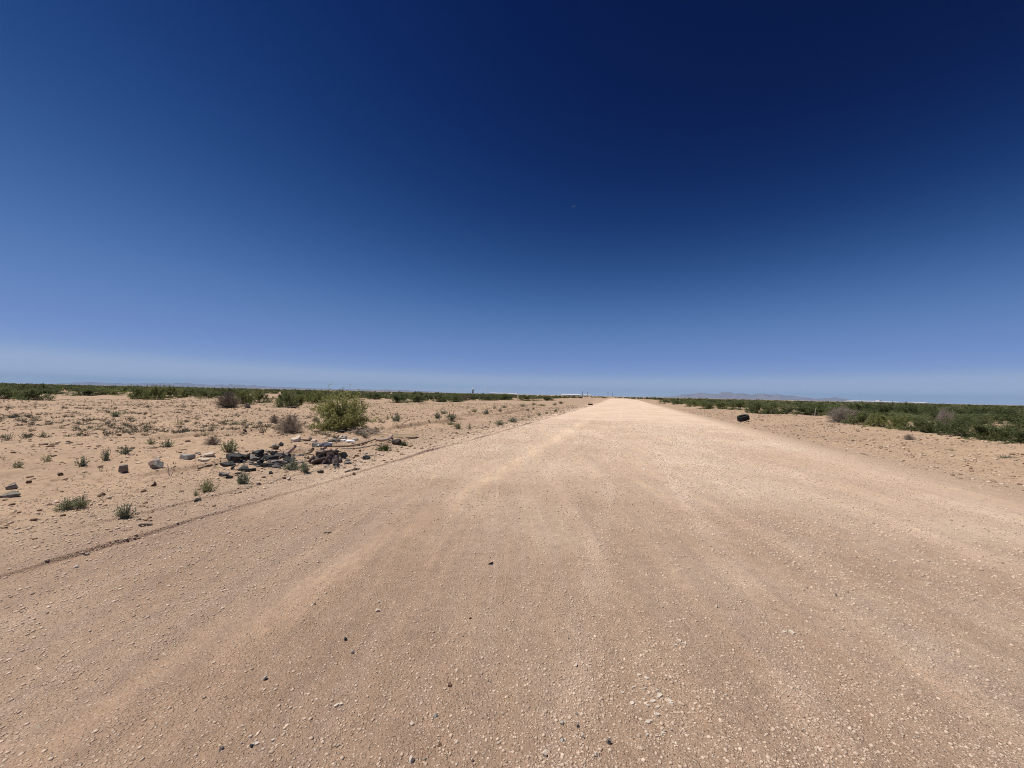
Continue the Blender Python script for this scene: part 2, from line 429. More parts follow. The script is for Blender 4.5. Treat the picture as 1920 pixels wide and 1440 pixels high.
def build_gravel():
    g = np.random.default_rng(5)
    x, y, r = front_points(330000, 1.5, 26, g, 1.75)
    u, v = uv(x, y); w = u - bend(v)
    on = (w > -8.6 + 1.2 * g.random(len(x))) & (w < 9.2 - 1.2 * g.random(len(x)))
    dens = 0.45 + 0.55 * sstep(-0.08, 0.2, fbm(w * 1.1, v * 0.16, 81, 3)) + 0.75 * sstep(-0.02, 0.22, fbm(x * 1.0, y * 1.0, 83, 4))
    dens = dens * np.where(w > 5.2, 0.45, 1.0) * (1 - 0.75 * np.exp(-((w + 2.35) / 0.28) ** 2))
    for c0, s0 in ((-0.24, .16), (0.95, .18), (1.85, .22), (3.5, .18)):
        dens = dens + 0.9 * np.exp(-((w - c0) / s0) ** 2)
    keep = on & (g.random(len(x)) < dens / 1.6)
    x, y, r = x[keep], y[keep], r[keep]
    smin = np.clip(0.0014 * r, 0.0045, 0.05)
    s = smin * (g.random(len(x)) ** (-1 / 2.7))
    s = np.clip(s, 0, np.minimum(0.030, smin * 4.2))
    P = np.stack([x, y, surf(x, y)], -1)
    scatter_stones('gravel', P, s, M['pebble'], g, 0.7, 0.46)
    # verge stones and clods
    x, y, r = front_points(110000, 4.5, 60, g, 1.5, -66, 66)
    u, v = uv(x, y); w = u - bend(v)
    pat = sstep(-0.02, 0.22, fbm(x * .45, y * .45, 85, 4)) * sstep(-0.15, 0.2, fbm(x * 2.1, y * 2.1, 86, 3))
    dn = np.where(w < -5.0, 0.12 + 0.35 * np.exp(-((w + 6.2) / 1.2) ** 2) + 0.8 * pat, 0.0)
    dn = np.where(w > 6.9, 0.55 * sstep(14.5, 9, w) + 0.06 + 1.0 * pat, dn)
    keep = g.random(len(x)) < dn
    x, y, r = x[keep], y[keep], r[keep]
    smin = np.clip(0.0016 * r, 0.007, 0.07)
    s = np.clip(smin * (g.random(len(x)) ** (-1 / 2.0)), 0, np.minimum(0.13, smin * 5))
    P = np.stack([x, y, surf(x, y)], -1)
    half = g.random(len(x)) < 0.62
    s = np.where(uv(x, y)[0] > 6, s * 0.78, s)
    scatter_stones('verge_gravel', P[half], s[half] * 0.9, M['pebble'], g, 0.65, 0.35)
    scatter_stones('sand_clods', P[~half], s[~half] * 1.1, M['clod'], g, 0.55, 0.35)

# ------------------------------------------------------------------ plants
class Acc:
    """collects tapered twigs and leaf blades as numpy pieces"""
    def __init__(self): self.V = []; self.F = []; self.T = []; self.n = 0
    def tube(self, pts, r0, r1, tone=0.5, k=3):
        pts = np.asarray(pts, float); m = len(pts)
        d = np.gradient(pts, axis=0); d /= np.linalg.norm(d, axis=1)[:, None] + 1e-9
        ref = np.where(np.abs(d[:, 2:3]) > 0.9, np.array([[1., 0, 0]]), np.array([[0, 0, 1.]]))
        a = np.cross(d, ref); a /= np.linalg.norm(a, axis=1)[:, None] + 1e-9
        b = np.cross(d, a)
        rad = np.linspace(r0, r1, m)[:, None, None]
        th = np.arange(k) * 2 * math.pi / k
        ring = pts[:, None, :] + rad * (a[:, None, :] * np.cos(th)[None, :, None] + b[:, None, :] * np.sin(th)[None, :, None])
        i = np.arange(m - 1)[:, None]; j = np.arange(k)[None, :]; j2 = (j + 1) % k
        F = np.stack([i * k + j + 0 * j2, i * k + j2 + 0 * j, (i + 1) * k + j2, (i + 1) * k + j + 0 * j2], -1).reshape(-1, 4)
        self.V.append(ring.reshape(-1, 3)); self.F.append(F + self.n); self.T.append(np.full(m * k, tone)); self.n += m * k
    def leaves(self, C, D, L, W, tone, g):
        """diamond blades with a crease: centre C, direction D, length L, width W"""
        n = len(C)
        D = D / (np.linalg.norm(D, axis=1)[:, None] + 1e-9)
        s = np.cross(D, g.normal(size=(n, 3))); s /= np.linalg.norm(s, axis=1)[:, None] + 1e-9
        L = np.broadcast_to(np.asarray(L, float), (n,))[:, None]; W = np.broadcast_to(np.asarray(W, float), (n,))[:, None]
        q = np.stack([C, C + D * L * 0.45 + s * W * 0.5, C + D * L, C + D * L * 0.45 - s * W * 0.5], 1)
        F = (np.arange(n) * 4)[:, None] + np.arange(4)[None]
        self.V.append(q.reshape(-1, 3)); self.F.append(F + self.n); self.T.append(np.repeat(np.broadcast_to(tone, (n,)), 4)); self.n += 4 * n
    def get(self): return np.concatenate(self.V), np.concatenate(self.F), np.concatenate(self.T)
    def mesh(self, name, mat):
        V, F, T = self.get()
        return mesh_np(name, V, F, mat, {'tone': T})

def arch(p0, az, el, length, n, g, droop=0.4, wob=0.12):
    pts = [np.array(p0, float)]; a = az; e = el
    for k in range(n):
        e = e - droop / n + g.normal(0, wob); a = a + g.normal(0, wob * 1.3)
        pts.append(pts[-1] + length / n * np.array([math.cos(e) * math.cos(a), math.cos(e) * math.sin(a), math.sin(e)]))
        pts[-1][2] = max(pts[-1][2], 0.015)
    return np.array(pts)

def make_shrub(seed, h=1.4, wid=3.0, stems=16, twigs=7, leaves=3200, lsize=0.065, lw=0.5, el=(0.25, 1.35), pale=0.0, dry=False, stem_r=0.016):
    g = np.random.default_rng(seed)
    st = Acc(); lf = Acc(); segs = []
    for k in range(stems):
        az = g.uniform(0, 2 * math.pi); e = g.uniform(*el)
        reach = math.hypot(h * math.sin(e), wid / 2 * math.cos(e)) * g.uniform(0.72, 1.05)
        p = arch((g.normal(0, .06 * wid), g.normal(0, .06 * wid), 0), az, min(e + 0.25, 1.5), reach, 7, g, 0.55, 0.10)
        st.tube(p, stem_r * g.uniform(0.7, 1.2), stem_r * 0.22, 0.4)
        for q in range(twigs):
            t = g.uniform(0.3, 1.0); i = min(int(t * 7), 6); o = p[i] + (p[i + 1] - p[i]) * (t * 7 - i)
            b = arch(o, az + g.normal(0, 0.9), e + g.normal(0, 0.6), reach * g.uniform(0.14, 0.42), 4, g, 0.3, 0.22)
            st.tube(b, stem_r * 0.32, stem_r * 0.1, 0.6)
            segs.append(b)
    segs = np.array(segs)
    if leaves:
        i = g.integers(0, len(segs), leaves); f = g.random(leaves) ** 0.7 * 3.999
        a = f.astype(int); fr = (f - a)[:, None]
        C = segs[i, a] * (1 - fr) + segs[i, a + 1] * fr
        C = C + g.normal(0, 0.030 * wid, (leaves, 3)) * g.random((leaves, 1))
        C[:, 2] = np.maximum(C[:, 2], 0.02)
        D = g.normal(size=(leaves, 3)) + np.array([0, 0, 0.5])
        lf.leaves(C, D, lsize * g.uniform(0.6, 1.4, leaves), lsize * lw * g.uniform(0.7, 1.3, leaves), np.clip(g.normal(0.45 + pale, 0.22, leaves), 0, 1), g)
    return st, lf

def make_tuft(seed, h=0.26, wid=0.3, stems=46, per=6, ll=0.045, lw=0.012, el=(0.6, 1.5)):
    g = np.random.default_rng(seed); A = Acc()
    for k in range(stems):
        az = g.uniform(0, 2 * math.pi); e = g.uniform(*el)
        hh = math.hypot(h * math.sin(e), wid * 0.5 * math.cos(e)) * g.uniform(0.55, 1.1)
        p = arch((g.normal(0, wid * 0.10), g.normal(0, wid * 0.10), -0.01), az, e, hh, 4, g, -0.15, 0.10)
        A.tube(p, 0.0035, 0.0015, g.uniform(0.2, 0.8))
        f = g.uniform(0.7, 3.99, per); i = f.astype(int); fr = (f - i)[:, None]
        C = p[i] * (1 - fr) + p[i + 1] * fr
        D = (p[-1] - p[0]) / hh + g.normal(0, 0.55, (per, 3))
        A.leaves(C, D, ll * g.uniform(0.6, 1.3, per), lw * g.uniform(0.7, 1.4, per), np.clip(g.normal(0.5, 0.25, per), 0, 1), g)
    return A

def make_blades(seed, h=0.22, wid=0.4, n=130):
    g = np.random.default_rng(seed); A = Acc()
    for k in range(n):
        p0 = (g.normal(0, wid * 0.22), g.normal(0, wid * 0.12), -0.01)
        p = arch(p0, g.uniform(0, 6.28), g.uniform(0.9, 1.5), h * g.uniform(0.5, 1.1), 4, g, 0.35, 0.06)
        A.tube(p, 0.006, 0.001, np.clip(g.normal(0.45, 0.25), 0, 1))
    return A

def make_twigball(seed, h=0.7, wid=0.9, stems=60, twigs=7, r=0.005):
    g = np.random.default_rng(seed); A = Acc()
    for k in range(stems):
        az = g.uniform(0, 6.283); e = g.uniform(0.1, 1.5)
        reach = math.hypot(h * math.sin(e), wid / 2 * math.cos(e)) * g.uniform(0.75, 1.05)
        p = arch((0, 0, 0.0), az, e + .15, reach, 6, g, 0.2, 0.13)
        A.tube(p, r * 1.5, r * 0.5)
        for q in range(twigs):
            i = g.integers(1, 6)
            b = arch(p[i], az + g.normal(0, 1.0), e + g.normal(0, 0.7), reach * g.uniform(0.15, 0.4), 3, g, 0.1, 0.3)
            A.tube(b, r * 0.7, r * 0.4)
    return A

def plant_at(o, px, py, hpx=None, wpx=None, size=(1, 1), rz=None, dz=0.0):
    """stand plant o where the photo shows it, scaled to the height and width it has there"""
    x, y, z = at(px, py)
    m = y / FPX                        # metres per photo pixel at that depth
    o.location = (x, y, z - dz)
    sx = wpx * m / size[1] if wpx else 1.0
    sz = hpx * m / size[0] if hpx else 1.0
    o.scale = (sx, sx, sz)
    o.rotation_euler = (0, 0, random.uniform(0, 6.28) if rz is None else rz)
    return o


# ------------------------------------------------------------------ the far horizon
def boxmesh(bm, c, s, rz=0):
    r = bmesh.ops.create_cube(bm, size=1.0)
    bmesh.ops.scale(bm, vec=s, verts=r['verts'])
    if rz: bmesh.ops.rotate(bm, verts=r['verts'], cent=(0, 0, 0), matrix=Matrix.Rotation(rz, 3, 'Z'))
    bmesh.ops.translate(bm, vec=c, verts=r['verts'])
    return r['verts']

def from_bm(name, bm, mat, parent=None, loc=(0, 0, 0), smooth=False, rot=(0, 0, 0)):
    me = bpy.data.meshes.new(name); bm.to_mesh(me); bm.free()
    if smooth:
        for p in me.polygons: p.use_smooth = True
    me.materials.append(mat)
    return link(name, me, parent, loc, rot)

def flat_mat(name, c, rough=0.7, var=0.12, scale=0.3):
    k = NT(name); f = k.noise(scale, 3)
    return k.finish(k.mix(c, tuple(q * (1 - var * 3) for q in c), k.ramp(f, [(0.4, 0.0), (0.7, 1.0)])), rough)

def far_pt(px, d):
    r = ray(px, 740); return r[0] * d, d

def build_mountains():
    m = NT('mountain_rock')
    rough = m.noise(0.004, 6, 0.65)
    mat = m.finish(m.mix((0.185, 0.17, 0.19), (0.26, 0.235, 0.25), m.ramp(rough, [(0.4, 0), (0.65, 1)])), 0.95)
    def rng_(name, prof, D, depth, seed):
        """prof: (photo px, height in photo pixels); a ridged relief mesh of that skyline at distance D"""
        pp = np.array([p[0] for p in prof], float); hh = np.array([p[1] for p in prof], float)
        n = 420; pxs = np.linspace(pp[0], pp[-1], n); H = np.interp(pxs, pp, hh) * D / FPX
        H = np.where(H > 0, H * (1 + 0.5 * fbm(pxs * 0.09, pxs * 0 + seed, seed, 5)), H)
        k = 34; t = np.linspace(-1, 1, k)
        X = np.empty((n, k)); Y = np.empty((n, k)); Z = np.empty((n, k))
        for i, px in enumerate(pxs):
            r = ray(px, 740)
            Y[i] = D + t * depth; X[i] = r[0] * D + 0 * t
        prof_t = np.clip(1 - np.abs(t), 0, 1) ** 1.2
        rid = 0.55 + 0.9 * np.abs(fbm(X / 900.0, Y / 900.0, seed + 3, 5)) * 2
        Z = H[:, None] * prof_t[None] * np.where(np.abs(t)[None] < 0.04, 1.0, rid.clip(0.5, 1.05)) - 6
        V = np.stack([X, Y, Z], -1).reshape(-1, 3)
        i = np.arange(n - 1)[:, None]; j = np.arange(k - 1)[None]
        F = np.stack([i * k + j, (i + 1) * k + j, (i + 1) * k + j + 1, i * k + j + 1], -1).reshape(-1, 4)
        o = link(name, mesh_np(name, V, F, mat, smooth=True)); kind(o, 'structure')
    rng_('mountain_range', [(1205, 0), (1225, 1.5), (1262, 2.5), (1285, 8), (1312, 10.5), (1335, 9.5), (1352, 11), (1366, 12.5), (1385, 10.5), (1405, 9.5), (1430, 11.2), (1448, 10.8), (1470, 10), (1500, 7.5), (1520, 4.5), (1545, 5.5), (1565, 7), (1580, 5), (1600, 2.5), (1630, 0)], 12500, 1500, 5)
    rng_('mountain_range', [(95, 0), (140, 4), (170, 6), (230, 4.5), (300, 6.5), (345, 8), (400, 6), (450, 7), (500, 5), (560, 4), (640, 3), (720, 4), (800, 2.5), (850, 0)], 14500, 1200, 9)

def build_far_buildings():
    white = flat_mat('white_metal', (0.62, 0.63, 0.65), 0.5, 0.03, 0.02)
    dark = flat_mat('steel', (0.10, 0.11, 0.13), 0.6, 0.05)
    grey = flat_mat('roof_grey', (0.42, 0.43, 0.45), 0.6, 0.05, 0.02)
    def shed(px0, px1, d, hgt0, label, cat='warehouse', notch=None):
        (x0, y0), (x1, y1) = far_pt(px0, d), far_pt(px1, d)
        hgt = hgt0 * 0.34; w = x1 - x0; o = empty('warehouse', ((x0 + x1) / 2, d, 0)); tag(o, label, cat, 'white warehouses on the horizon')
        bm = bmesh.new(); boxmesh(bm, (0, 30, hgt / 2), (w, 60, hgt)); from_bm('wall', bm, white, o)
        bm = bmesh.new(); vs = boxmesh(bm, (0, 30, hgt + 2.0), (w + 2, 62, 4.0))
        for v_ in vs:
            if v_.co.z > hgt + 2: v_.co.y = 30 + (v_.co.y - 30) * 0.05
        from_bm('roof', bm, white, o)
        nd = max(2, int(w / 22))
        bm = bmesh.new()
        for q in range(nd): boxmesh(bm, (-w / 2 + (q + .5) * w / nd, -0.1, 1.8), (w / nd * 0.35, 0.3, 3.6))
        from_bm('loading_doors', bm, grey, o)['kind'] = 'stuff'
        if notch:
            xn = far_pt(notch[0], d)[0] - (x0 + x1) / 2
            bm = bmesh.new(); boxmesh(bm, (xn, 30, notch[1] / 2), (notch[2], 24, notch[1])); from_bm('stair_tower', bm, white, o)
    shed(1600, 1657, 2300, 13.5, 'long white warehouse with a stair tower on the right horizon', notch=(1656, 14, 12))
    shed(1662, 1690, 2500, 9, 'small white shed between the two long right warehouses')
    shed(1708, 1742, 2500, 10, 'white warehouse second on the right horizon')
    shed(918, 968, 2600, 14, 'thin long white warehouse right of the water towers')
    shed(1054, 1089, 1900, 13, 'white warehouse just left of the road end')
    shed(1097, 1108, 1900, 11, 'small white shed at the end of the road')
    def tower(px, d, hgt, r, label, stem):
        x, y = far_pt(px, d); o = empty('water_tower', (x, y, 0)); tag(o, label, 'water tower', 'water towers on the horizon')
        bm = bmesh.new(); bmesh.ops.create_uvsphere(bm, u_segments=24, v_segments=14, radius=r)
        bmesh.ops.scale(bm, vec=(1, 1, .8), verts=bm.verts); from_bm('tank', bm, white, o, (0, 0, hgt - r * .8), True)
        bm = bmesh.new(); bmesh.ops.create_cone(bm, segments=16, radius1=r * stem * 1.3, radius2=r * stem, depth=hgt - r * 1.4, cap_ends=True)
        from_bm('column', bm, dark if stem > .3 else white, o, (0, 0, (hgt - r * 1.4) / 2), True)
        bm = bmesh.new(); bmesh.ops.create_cone(bm, segments=24, radius1=r * .85, radius2=r * .85, depth=.5, cap_ends=True)
        from_bm('walkway', bm, dark, o, (0, 0, hgt - r * 1.25))
    tower(886.5, 2400, 32, 6.5, 'water tower with a dark thick column', 0.62)
    tower(913, 2700, 34, 5.0, 'smaller water tower with a slim pale column', 0.16)
    for px, h, d, lab in ((1092, 18, 1500, 'dark pole beside the white warehouse left of the road end'), (1102, 17, 1500, 'dark pole over the small shed at the road end'),
                          (1140, 19, 1500, 'tall dark pole right of the road end'), (1148, 15, 1500, 'short dark pole right of the road end')):
        x, y = far_pt(px, d); o = empty('utility_pole', (x, y, 0)); tag(o, lab, 'pole', 'poles at the road end')
        bm = bmesh.new(); bmesh.ops.create_cone(bm, segments=8, radius1=0.9, radius2=.6, depth=h, cap_ends=True); from_bm('shaft', bm, dark, o, (0, 0, h / 2))
        bm = bmesh.new(); boxmesh(bm, (0, 0, h - 1.5), (5, .7, .7)); from_bm('crossarm', bm, dark, o)

def build_moon():
    d = 40000.0; r = ray(1077, 389); k = d / np.linalg.norm(r); c = r * k + np.array([0, 0, EYE])
    R0 = d * math.radians(0.27)
    bm = bmesh.new(); n = 14; a0 = math.radians(128)          # lit limb toward the sun, up and to the left
    rows = []
    for i in range(n + 1):
        a = a0 + (i / n - .5) * math.radians(170); th = math.sin(math.pi * i / n)
        o_ = np.array([math.cos(a), 0, math.sin(a)]) * R0
        q = np.array([math.cos(a), 0, math.sin(a)]) * (R0 * (1 - .55 * th - 0.01))
        rows.append([bm.verts.new(p) for p in (o_ + (0, -R0 * .02, 0), q + (0, -R0 * .3 * th, 0), q + (0, R0 * .1, 0), o_ + (0, R0 * .1, 0))])
    for a, b in zip(rows, rows[1:]):
        for j in range(4): bm.faces.new((a[j], a[(j + 1) % 4], b[(j + 1) % 4], b[j]))
    bmesh.ops.recalc_face_normals(bm, faces=bm.faces)
    o = from_bm('moon', bm, flat_mat('moon_sky_tint', (0.075, 0.12, 0.24), 0.95, 0.05, 0.01), None, tuple(c))  # only the sunlit sliver is modelled; the sky's blue is put into its colour
    tag(o, 'faint sliver of the day moon in the deep blue sky', 'moon')

# ------------------------------------------------------------------ plants, prototypes
def shrub_proto(name, seed, leafmat, stemmat, **kw):
    st, lf = make_shrub(seed, **kw)
    sm = st.mesh('stems', stemmat)
    lm = lf.mesh('foliage', leafmat) if lf.n else None
    return dict(name=name, stems=sm, foliage=lm, h=kw.get('h', 1.4), w=kw.get('wid', 3.0), acc=(st, lf))

def new_plant(proto, label, cat, group, name=None):
    o = empty(name or proto['name'])
    tag(o, label, cat, group)
    link('stems', proto['stems'], o)
    if proto['foliage']: link('foliage', proto['foliage'], o)
    return o

MESQ = [shrub_proto('mesquite_shrub', 100 + k, M['mesq_leaf'], M['bark'], h=1.35, wid=3.0, stems=26, twigs=11, leaves=9500, lsize=0.085, lw=0.42, el=(0.02, 1.45)) for k in range(5)]
GREY = [shrub_proto('grey_shrub', 130 + k, M['tuft_leaf'], M['drytwig'], h=1.2, wid=2.2, stems=40, twigs=12, leaves=2600, lsize=0.06, lw=0.35, el=(0.1, 1.5), stem_r=0.010) for k in range(2)]

# ---- single plants close to the camera
def build_near_plants():
    # the tall leafy bush behind the rubble
    p = shrub_proto('leafy_bush', 7, M['bush_leaf'], M['bark'], h=1.45, wid=1.80, stems=64, twigs=15, leaves=21000, lsize=0.070, lw=0.36, el=(0.04, 1.5), stem_r=0.008, pale=0.26)
    o = new_plant(p, 'tall yellow-green leafy bush standing behind the dumped rubble', 'bush', None)
    plant_at(o, 640, 806, 71, 90, (p['h'] * 1.0, p['w'] * 1.0), 0.6)
    # dead balls of twigs
    A = make_twigball(21, 0.75, 1.0, 190, 13, 0.0036)
    me = A.mesh('dry_bush', M['drytwig'])
    for i, (px, py, w, h, lab) in enumerate([
            (543, 811, 56, 34, 'rounded grey-brown dead bush left of the tall leafy bush'),
            (514, 793, 22, 16, 'small dead twig bush just behind the rounded grey-brown one'),
            (592, 790, 18, 9, 'low dead twigs touching the left side of the tall leafy bush'),
            (1704, 824, 22, 10, 'small purplish dead bush on bare sand before the right thicket'),
            (398, 833, 32, 15, 'brown dried out weed clump left of the biggest grey-green tuft row')]):
        o = link('dry_bush', me); tag(o, lab, 'dead bush', 'dead twig bushes'); plant_at(o, px, py, h, w, (0.75, 1.0))
    A = make_twigball(22, 1.1, 1.7, 190, 13, 0.0075)
    me = A.mesh('dead_shrub', M['twig'])
    o = link('dead_shrub', me); tag(o, 'large dark dead shrub at the edge of the left scrub', 'dead bush'); plant_at(o, 427, 763, 29, 50, (1.1, 1.7))
    A = make_twigball(23, 1.2, 1.8, 170, 13, 0.008)
    me = A.mesh('bleached_shrub', M['bleach'])
    o = link('bleached_shrub', me); tag(o, 'pale leafless shrub at the left end of the right thicket', 'dead bush'); plant_at(o, 1578, 792, 30, 52, (1.2, 1.8))
    o = link('bleached_shrub', me); tag(o, 'pale bare branches poking out of the middle of the right thicket', 'dead bush'); plant_at(o, 1772, 800, 33, 40, (1.2, 1.8))
    # heap of cut grey sticks by the bush
    B = Acc(); g = np.random.default_rng(3)
    for k in range(70):
        c = np.array([g.normal(0, .30), g.normal(0, .14), 0.02 + abs(g.normal(0, .07))]); a = g.normal(0.15, 0.6)
        d = np.array([math.cos(a), math.sin(a), g.normal(0, .22)]) * g.uniform(.12, .38)
        B.tube([c - d, c + g.normal(0, .03, 3), c + d], 0.009, 0.004)
    o = link('brush_heap', B.mesh('brush_heap', M['drytwig'])); tag(o, 'heap of dead grey sticks at the foot of the tall leafy bush', 'brush heap')
    x, y, z = at(682, 813); o.location = (x, y, z); o.scale = (1.0, 1.0, 1.0)
    # two-pronged dry stalk and the thin post
    for (px, py, h, lab) in ((318, 893, 27, 'thin forked dry stalk standing between the dark rock and the tufts'),
                             (188, 884, 12, 'short crooked dry stalk on the sand right of the leafy tufts')):
        B = Acc(); m = at(px, py)[1] / FPX * h
        B.tube([(0, 0, -.02), (-.1 * m, 0, .5 * m), (-.2 * m, 0, .85 * m)], .008, .003)
        B.tube([(0.02, 0, -.02), (.25 * m, 0, .4 * m), (.32 * m, .02, m)], .008, .003)
        B.tube([(.25 * m, 0, .4 * m), (.42 * m, 0, .62 * m)], .005, .002)
        o = link('dry_stalk', B.mesh('dry_stalk', M['drytwig'])); tag(o, lab, 'dry stalk', 'dry stalks'); o.location = at(px, py)

TUFTS = [  # px, py, width, height (photo pixels), kind, label
    (13, 826, 24, 17, 0, 'sparse grey tuft at the far left edge of the sand'),
    (45, 822, 17, 14, 0, 'thin tuft just right of the left edge one'),
    (57, 809, 11, 9, 0, 'tiny tuft on bare sand behind the thin left ones'),
    (80, 819, 20, 14, 0, 'slanting tuft between the thin ones and the brown patch'),
    (33, 876, 18, 15, 1, 'short bushy tuft alone above the two grey slabs'),
    (90, 865, 28, 18, 0, 'wispy wide tuft left of the dark upright one'),
    (155, 875, 24, 23, 1, 'dark upright tuft left of the wedge shaped grey rock'),
    (198, 863, 18, 26, 1, 'tall narrow tuft behind the wedge shaped grey rock'),
    (234, 851, 25, 19, 1, 'leaning tuft up the slope from the wedge shaped rock'),
    (283, 833, 17, 14, 1, 'small round tuft left of the pair-stemmed one'),
    (314, 838, 28, 17, 1, 'two-headed tuft casting a shadow behind the grey block'),
    (217, 781, 28, 12, 1, 'low spreading tuft far back on the open left sand'),
    (143, 804, 18, 11, 0, 'faint tuft in the middle of the left sand'),
    (115, 803, 14, 9, 0, 'faint tuft left of the one in the middle of the left sand'),
    (336, 796, 28, 12, 0, 'faint wide tuft half way to the left scrub'),
    (402, 803, 22, 11, 0, 'straggly brownish tuft half way to the dark dead shrub'),
    (445, 797, 18, 11, 0, 'straggly tuft left of the small dead twig bush'),
    (432, 846, 36, 23, 2, 'large grey-green tuft right behind the black tilted slab'),
    (388, 922, 28, 26, 2, 'round tuft nearest the road edge in front of the rubble'),
    (368, 930, 13, 15, 1, 'little tuft touching the left of the round roadside one'),
    (456, 907, 32, 25, 2, 'round tuft below the flat slabs at the front of the rubble'),
    (549, 880, 40, 20, 2, 'grassy tuft between the black rubble and the crumpled carpet'),
    (571, 885, 24, 20, 2, 'upright tuft at the right end of the grassy one in the rubble'),
    (124, 955, 34, 22, 2, 'left half of the wide low tuft in the sand foreground'),
    (150, 951, 30, 26, 2, 'right half of the wide low tuft in the sand foreground'),
    (233, 969, 34, 27, 2, 'leafy tuft nearest to the camera on the left sand'),
    (743, 790, 22, 18, 2, 'tuft on open sand right of the tall leafy bush'),
    (726, 785, 11, 9, 0, 'small tuft behind the left of the one right of the bush'),
    (820, 785, 16, 13, 2, 'left tuft of the trio along the upper wheel rut'),
    (846, 785, 24, 13, 2, 'right tuft of the trio along the upper wheel rut'),
    (832, 776, 20, 8, 1, 'middle tuft of the trio along the upper wheel rut'),
    (845, 797, 18, 8, 2, 'flat tuft at the end of the lower wheel rut'),
    (859, 804, 18, 13, 2, 'upright tuft in front of the lower wheel rut'),
    (880, 805, 14, 14, 0, 'dry see-through tuft right of the lower wheel rut'),
    (889, 773, 18, 9, 1, 'left of the four tufts on the low bank'),
    (912, 777, 22, 11, 1, 'darkest of the four tufts on the low bank'),
    (928, 767, 16, 10, 0, 'greyest of the four tufts on the low bank'),
    (938, 772, 12, 9, 1, 'right of the four tufts on the low bank'),
    (946, 765, 14, 6, 1, 'flat tuft beyond the four on the low bank'),
    (937, 797, 20, 11, 2, 'nearest tuft of the row beside the gravel road edge'),
    (962, 792, 24, 10, 2, 'widest tuft of the row beside the gravel road edge'),
    (980, 788, 16, 8, 0, 'pale tuft right of the widest in the roadside row'),
    (992, 783, 12, 9, 0, 'dry tuft near the end of the roadside row'),
    (1011, 779, 11, 6, 1, 'dark little tuft beyond the roadside row'),
    (1025, 776, 10, 6, 1, 'second dark little tuft beyond the roadside row'),
    (1042, 772, 9, 6, 2, 'farthest green tuft of the roadside row'),
    (981, 763, 20, 7, 1, 'wide dark tuft far along the low bank'),
    (1001, 759, 14, 5, 1, 'thin dark tuft far along the low bank'),
    (1016, 761, 20, 5, 1, 'flat dark tuft far along the low bank'),
    (989, 770, 9, 5, 2, 'left of two dots of green before the far bank'),
    (1000, 768, 8, 5, 2, 'right of two dots of green before the far bank'),
    (1884, 859, 34, 10, 0, 'bare straggly weed on the gravelly right verge'),
    (1783, 844, 25, 5, 0, 'small grey weed on the sand right of the purplish dead bush'),
    (1040, 760, 12, 6, 1, 'dark weed on the left bank near the flat far tyre'),
    (1052, 757, 14, 6, 1, 'scrubby weed just above the flat far tyre'),
]

def build_tufts():
    kinds = [[make_tuft(200 + k, 0.24, 0.34, 26, 4, 0.04, 0.010).mesh('tuft', M['tuft_leaf']) for k in range(3)],
             [make_tuft(210 + k, 0.24, 0.30, 44, 7, 0.042, 0.012).mesh('tuft', M['tuft_leaf']) for k in range(4)],
             [make_tuft(220 + k, 0.26, 0.34, 60, 9, 0.042, 0.013, (0.45, 1.5)).mesh('tuft', M['tuft_leaf']) for k in range(5)]]
    for i, (px, py, w, h, k, lab) in enumerate(TUFTS):
        o = link('desert_tuft', kinds[k][i % len(kinds[k])])
        tag(o, lab, 'tuft', 'grey-green desert tufts')
        plant_at(o, px, py, h, w, (0.25, 0.33), dz=0.01)
    for i, (px, py, w, h, lab) in enumerate([(720, 845, 34, 18, 'bright green grass clump in front of the bent pipe'),
                                             (756, 836, 20, 14, 'bright green grass clump right of the dark bag')]):
        A = make_blades(240 + i)
        o = link('grass_clump', A.mesh('grass_clump', M['green_blade'])); tag(o, lab, 'grass clump', 'green grass clumps')
        plant_at(o, px, py, h, w, (0.2, 0.5), rz=0.0, dz=0.01)

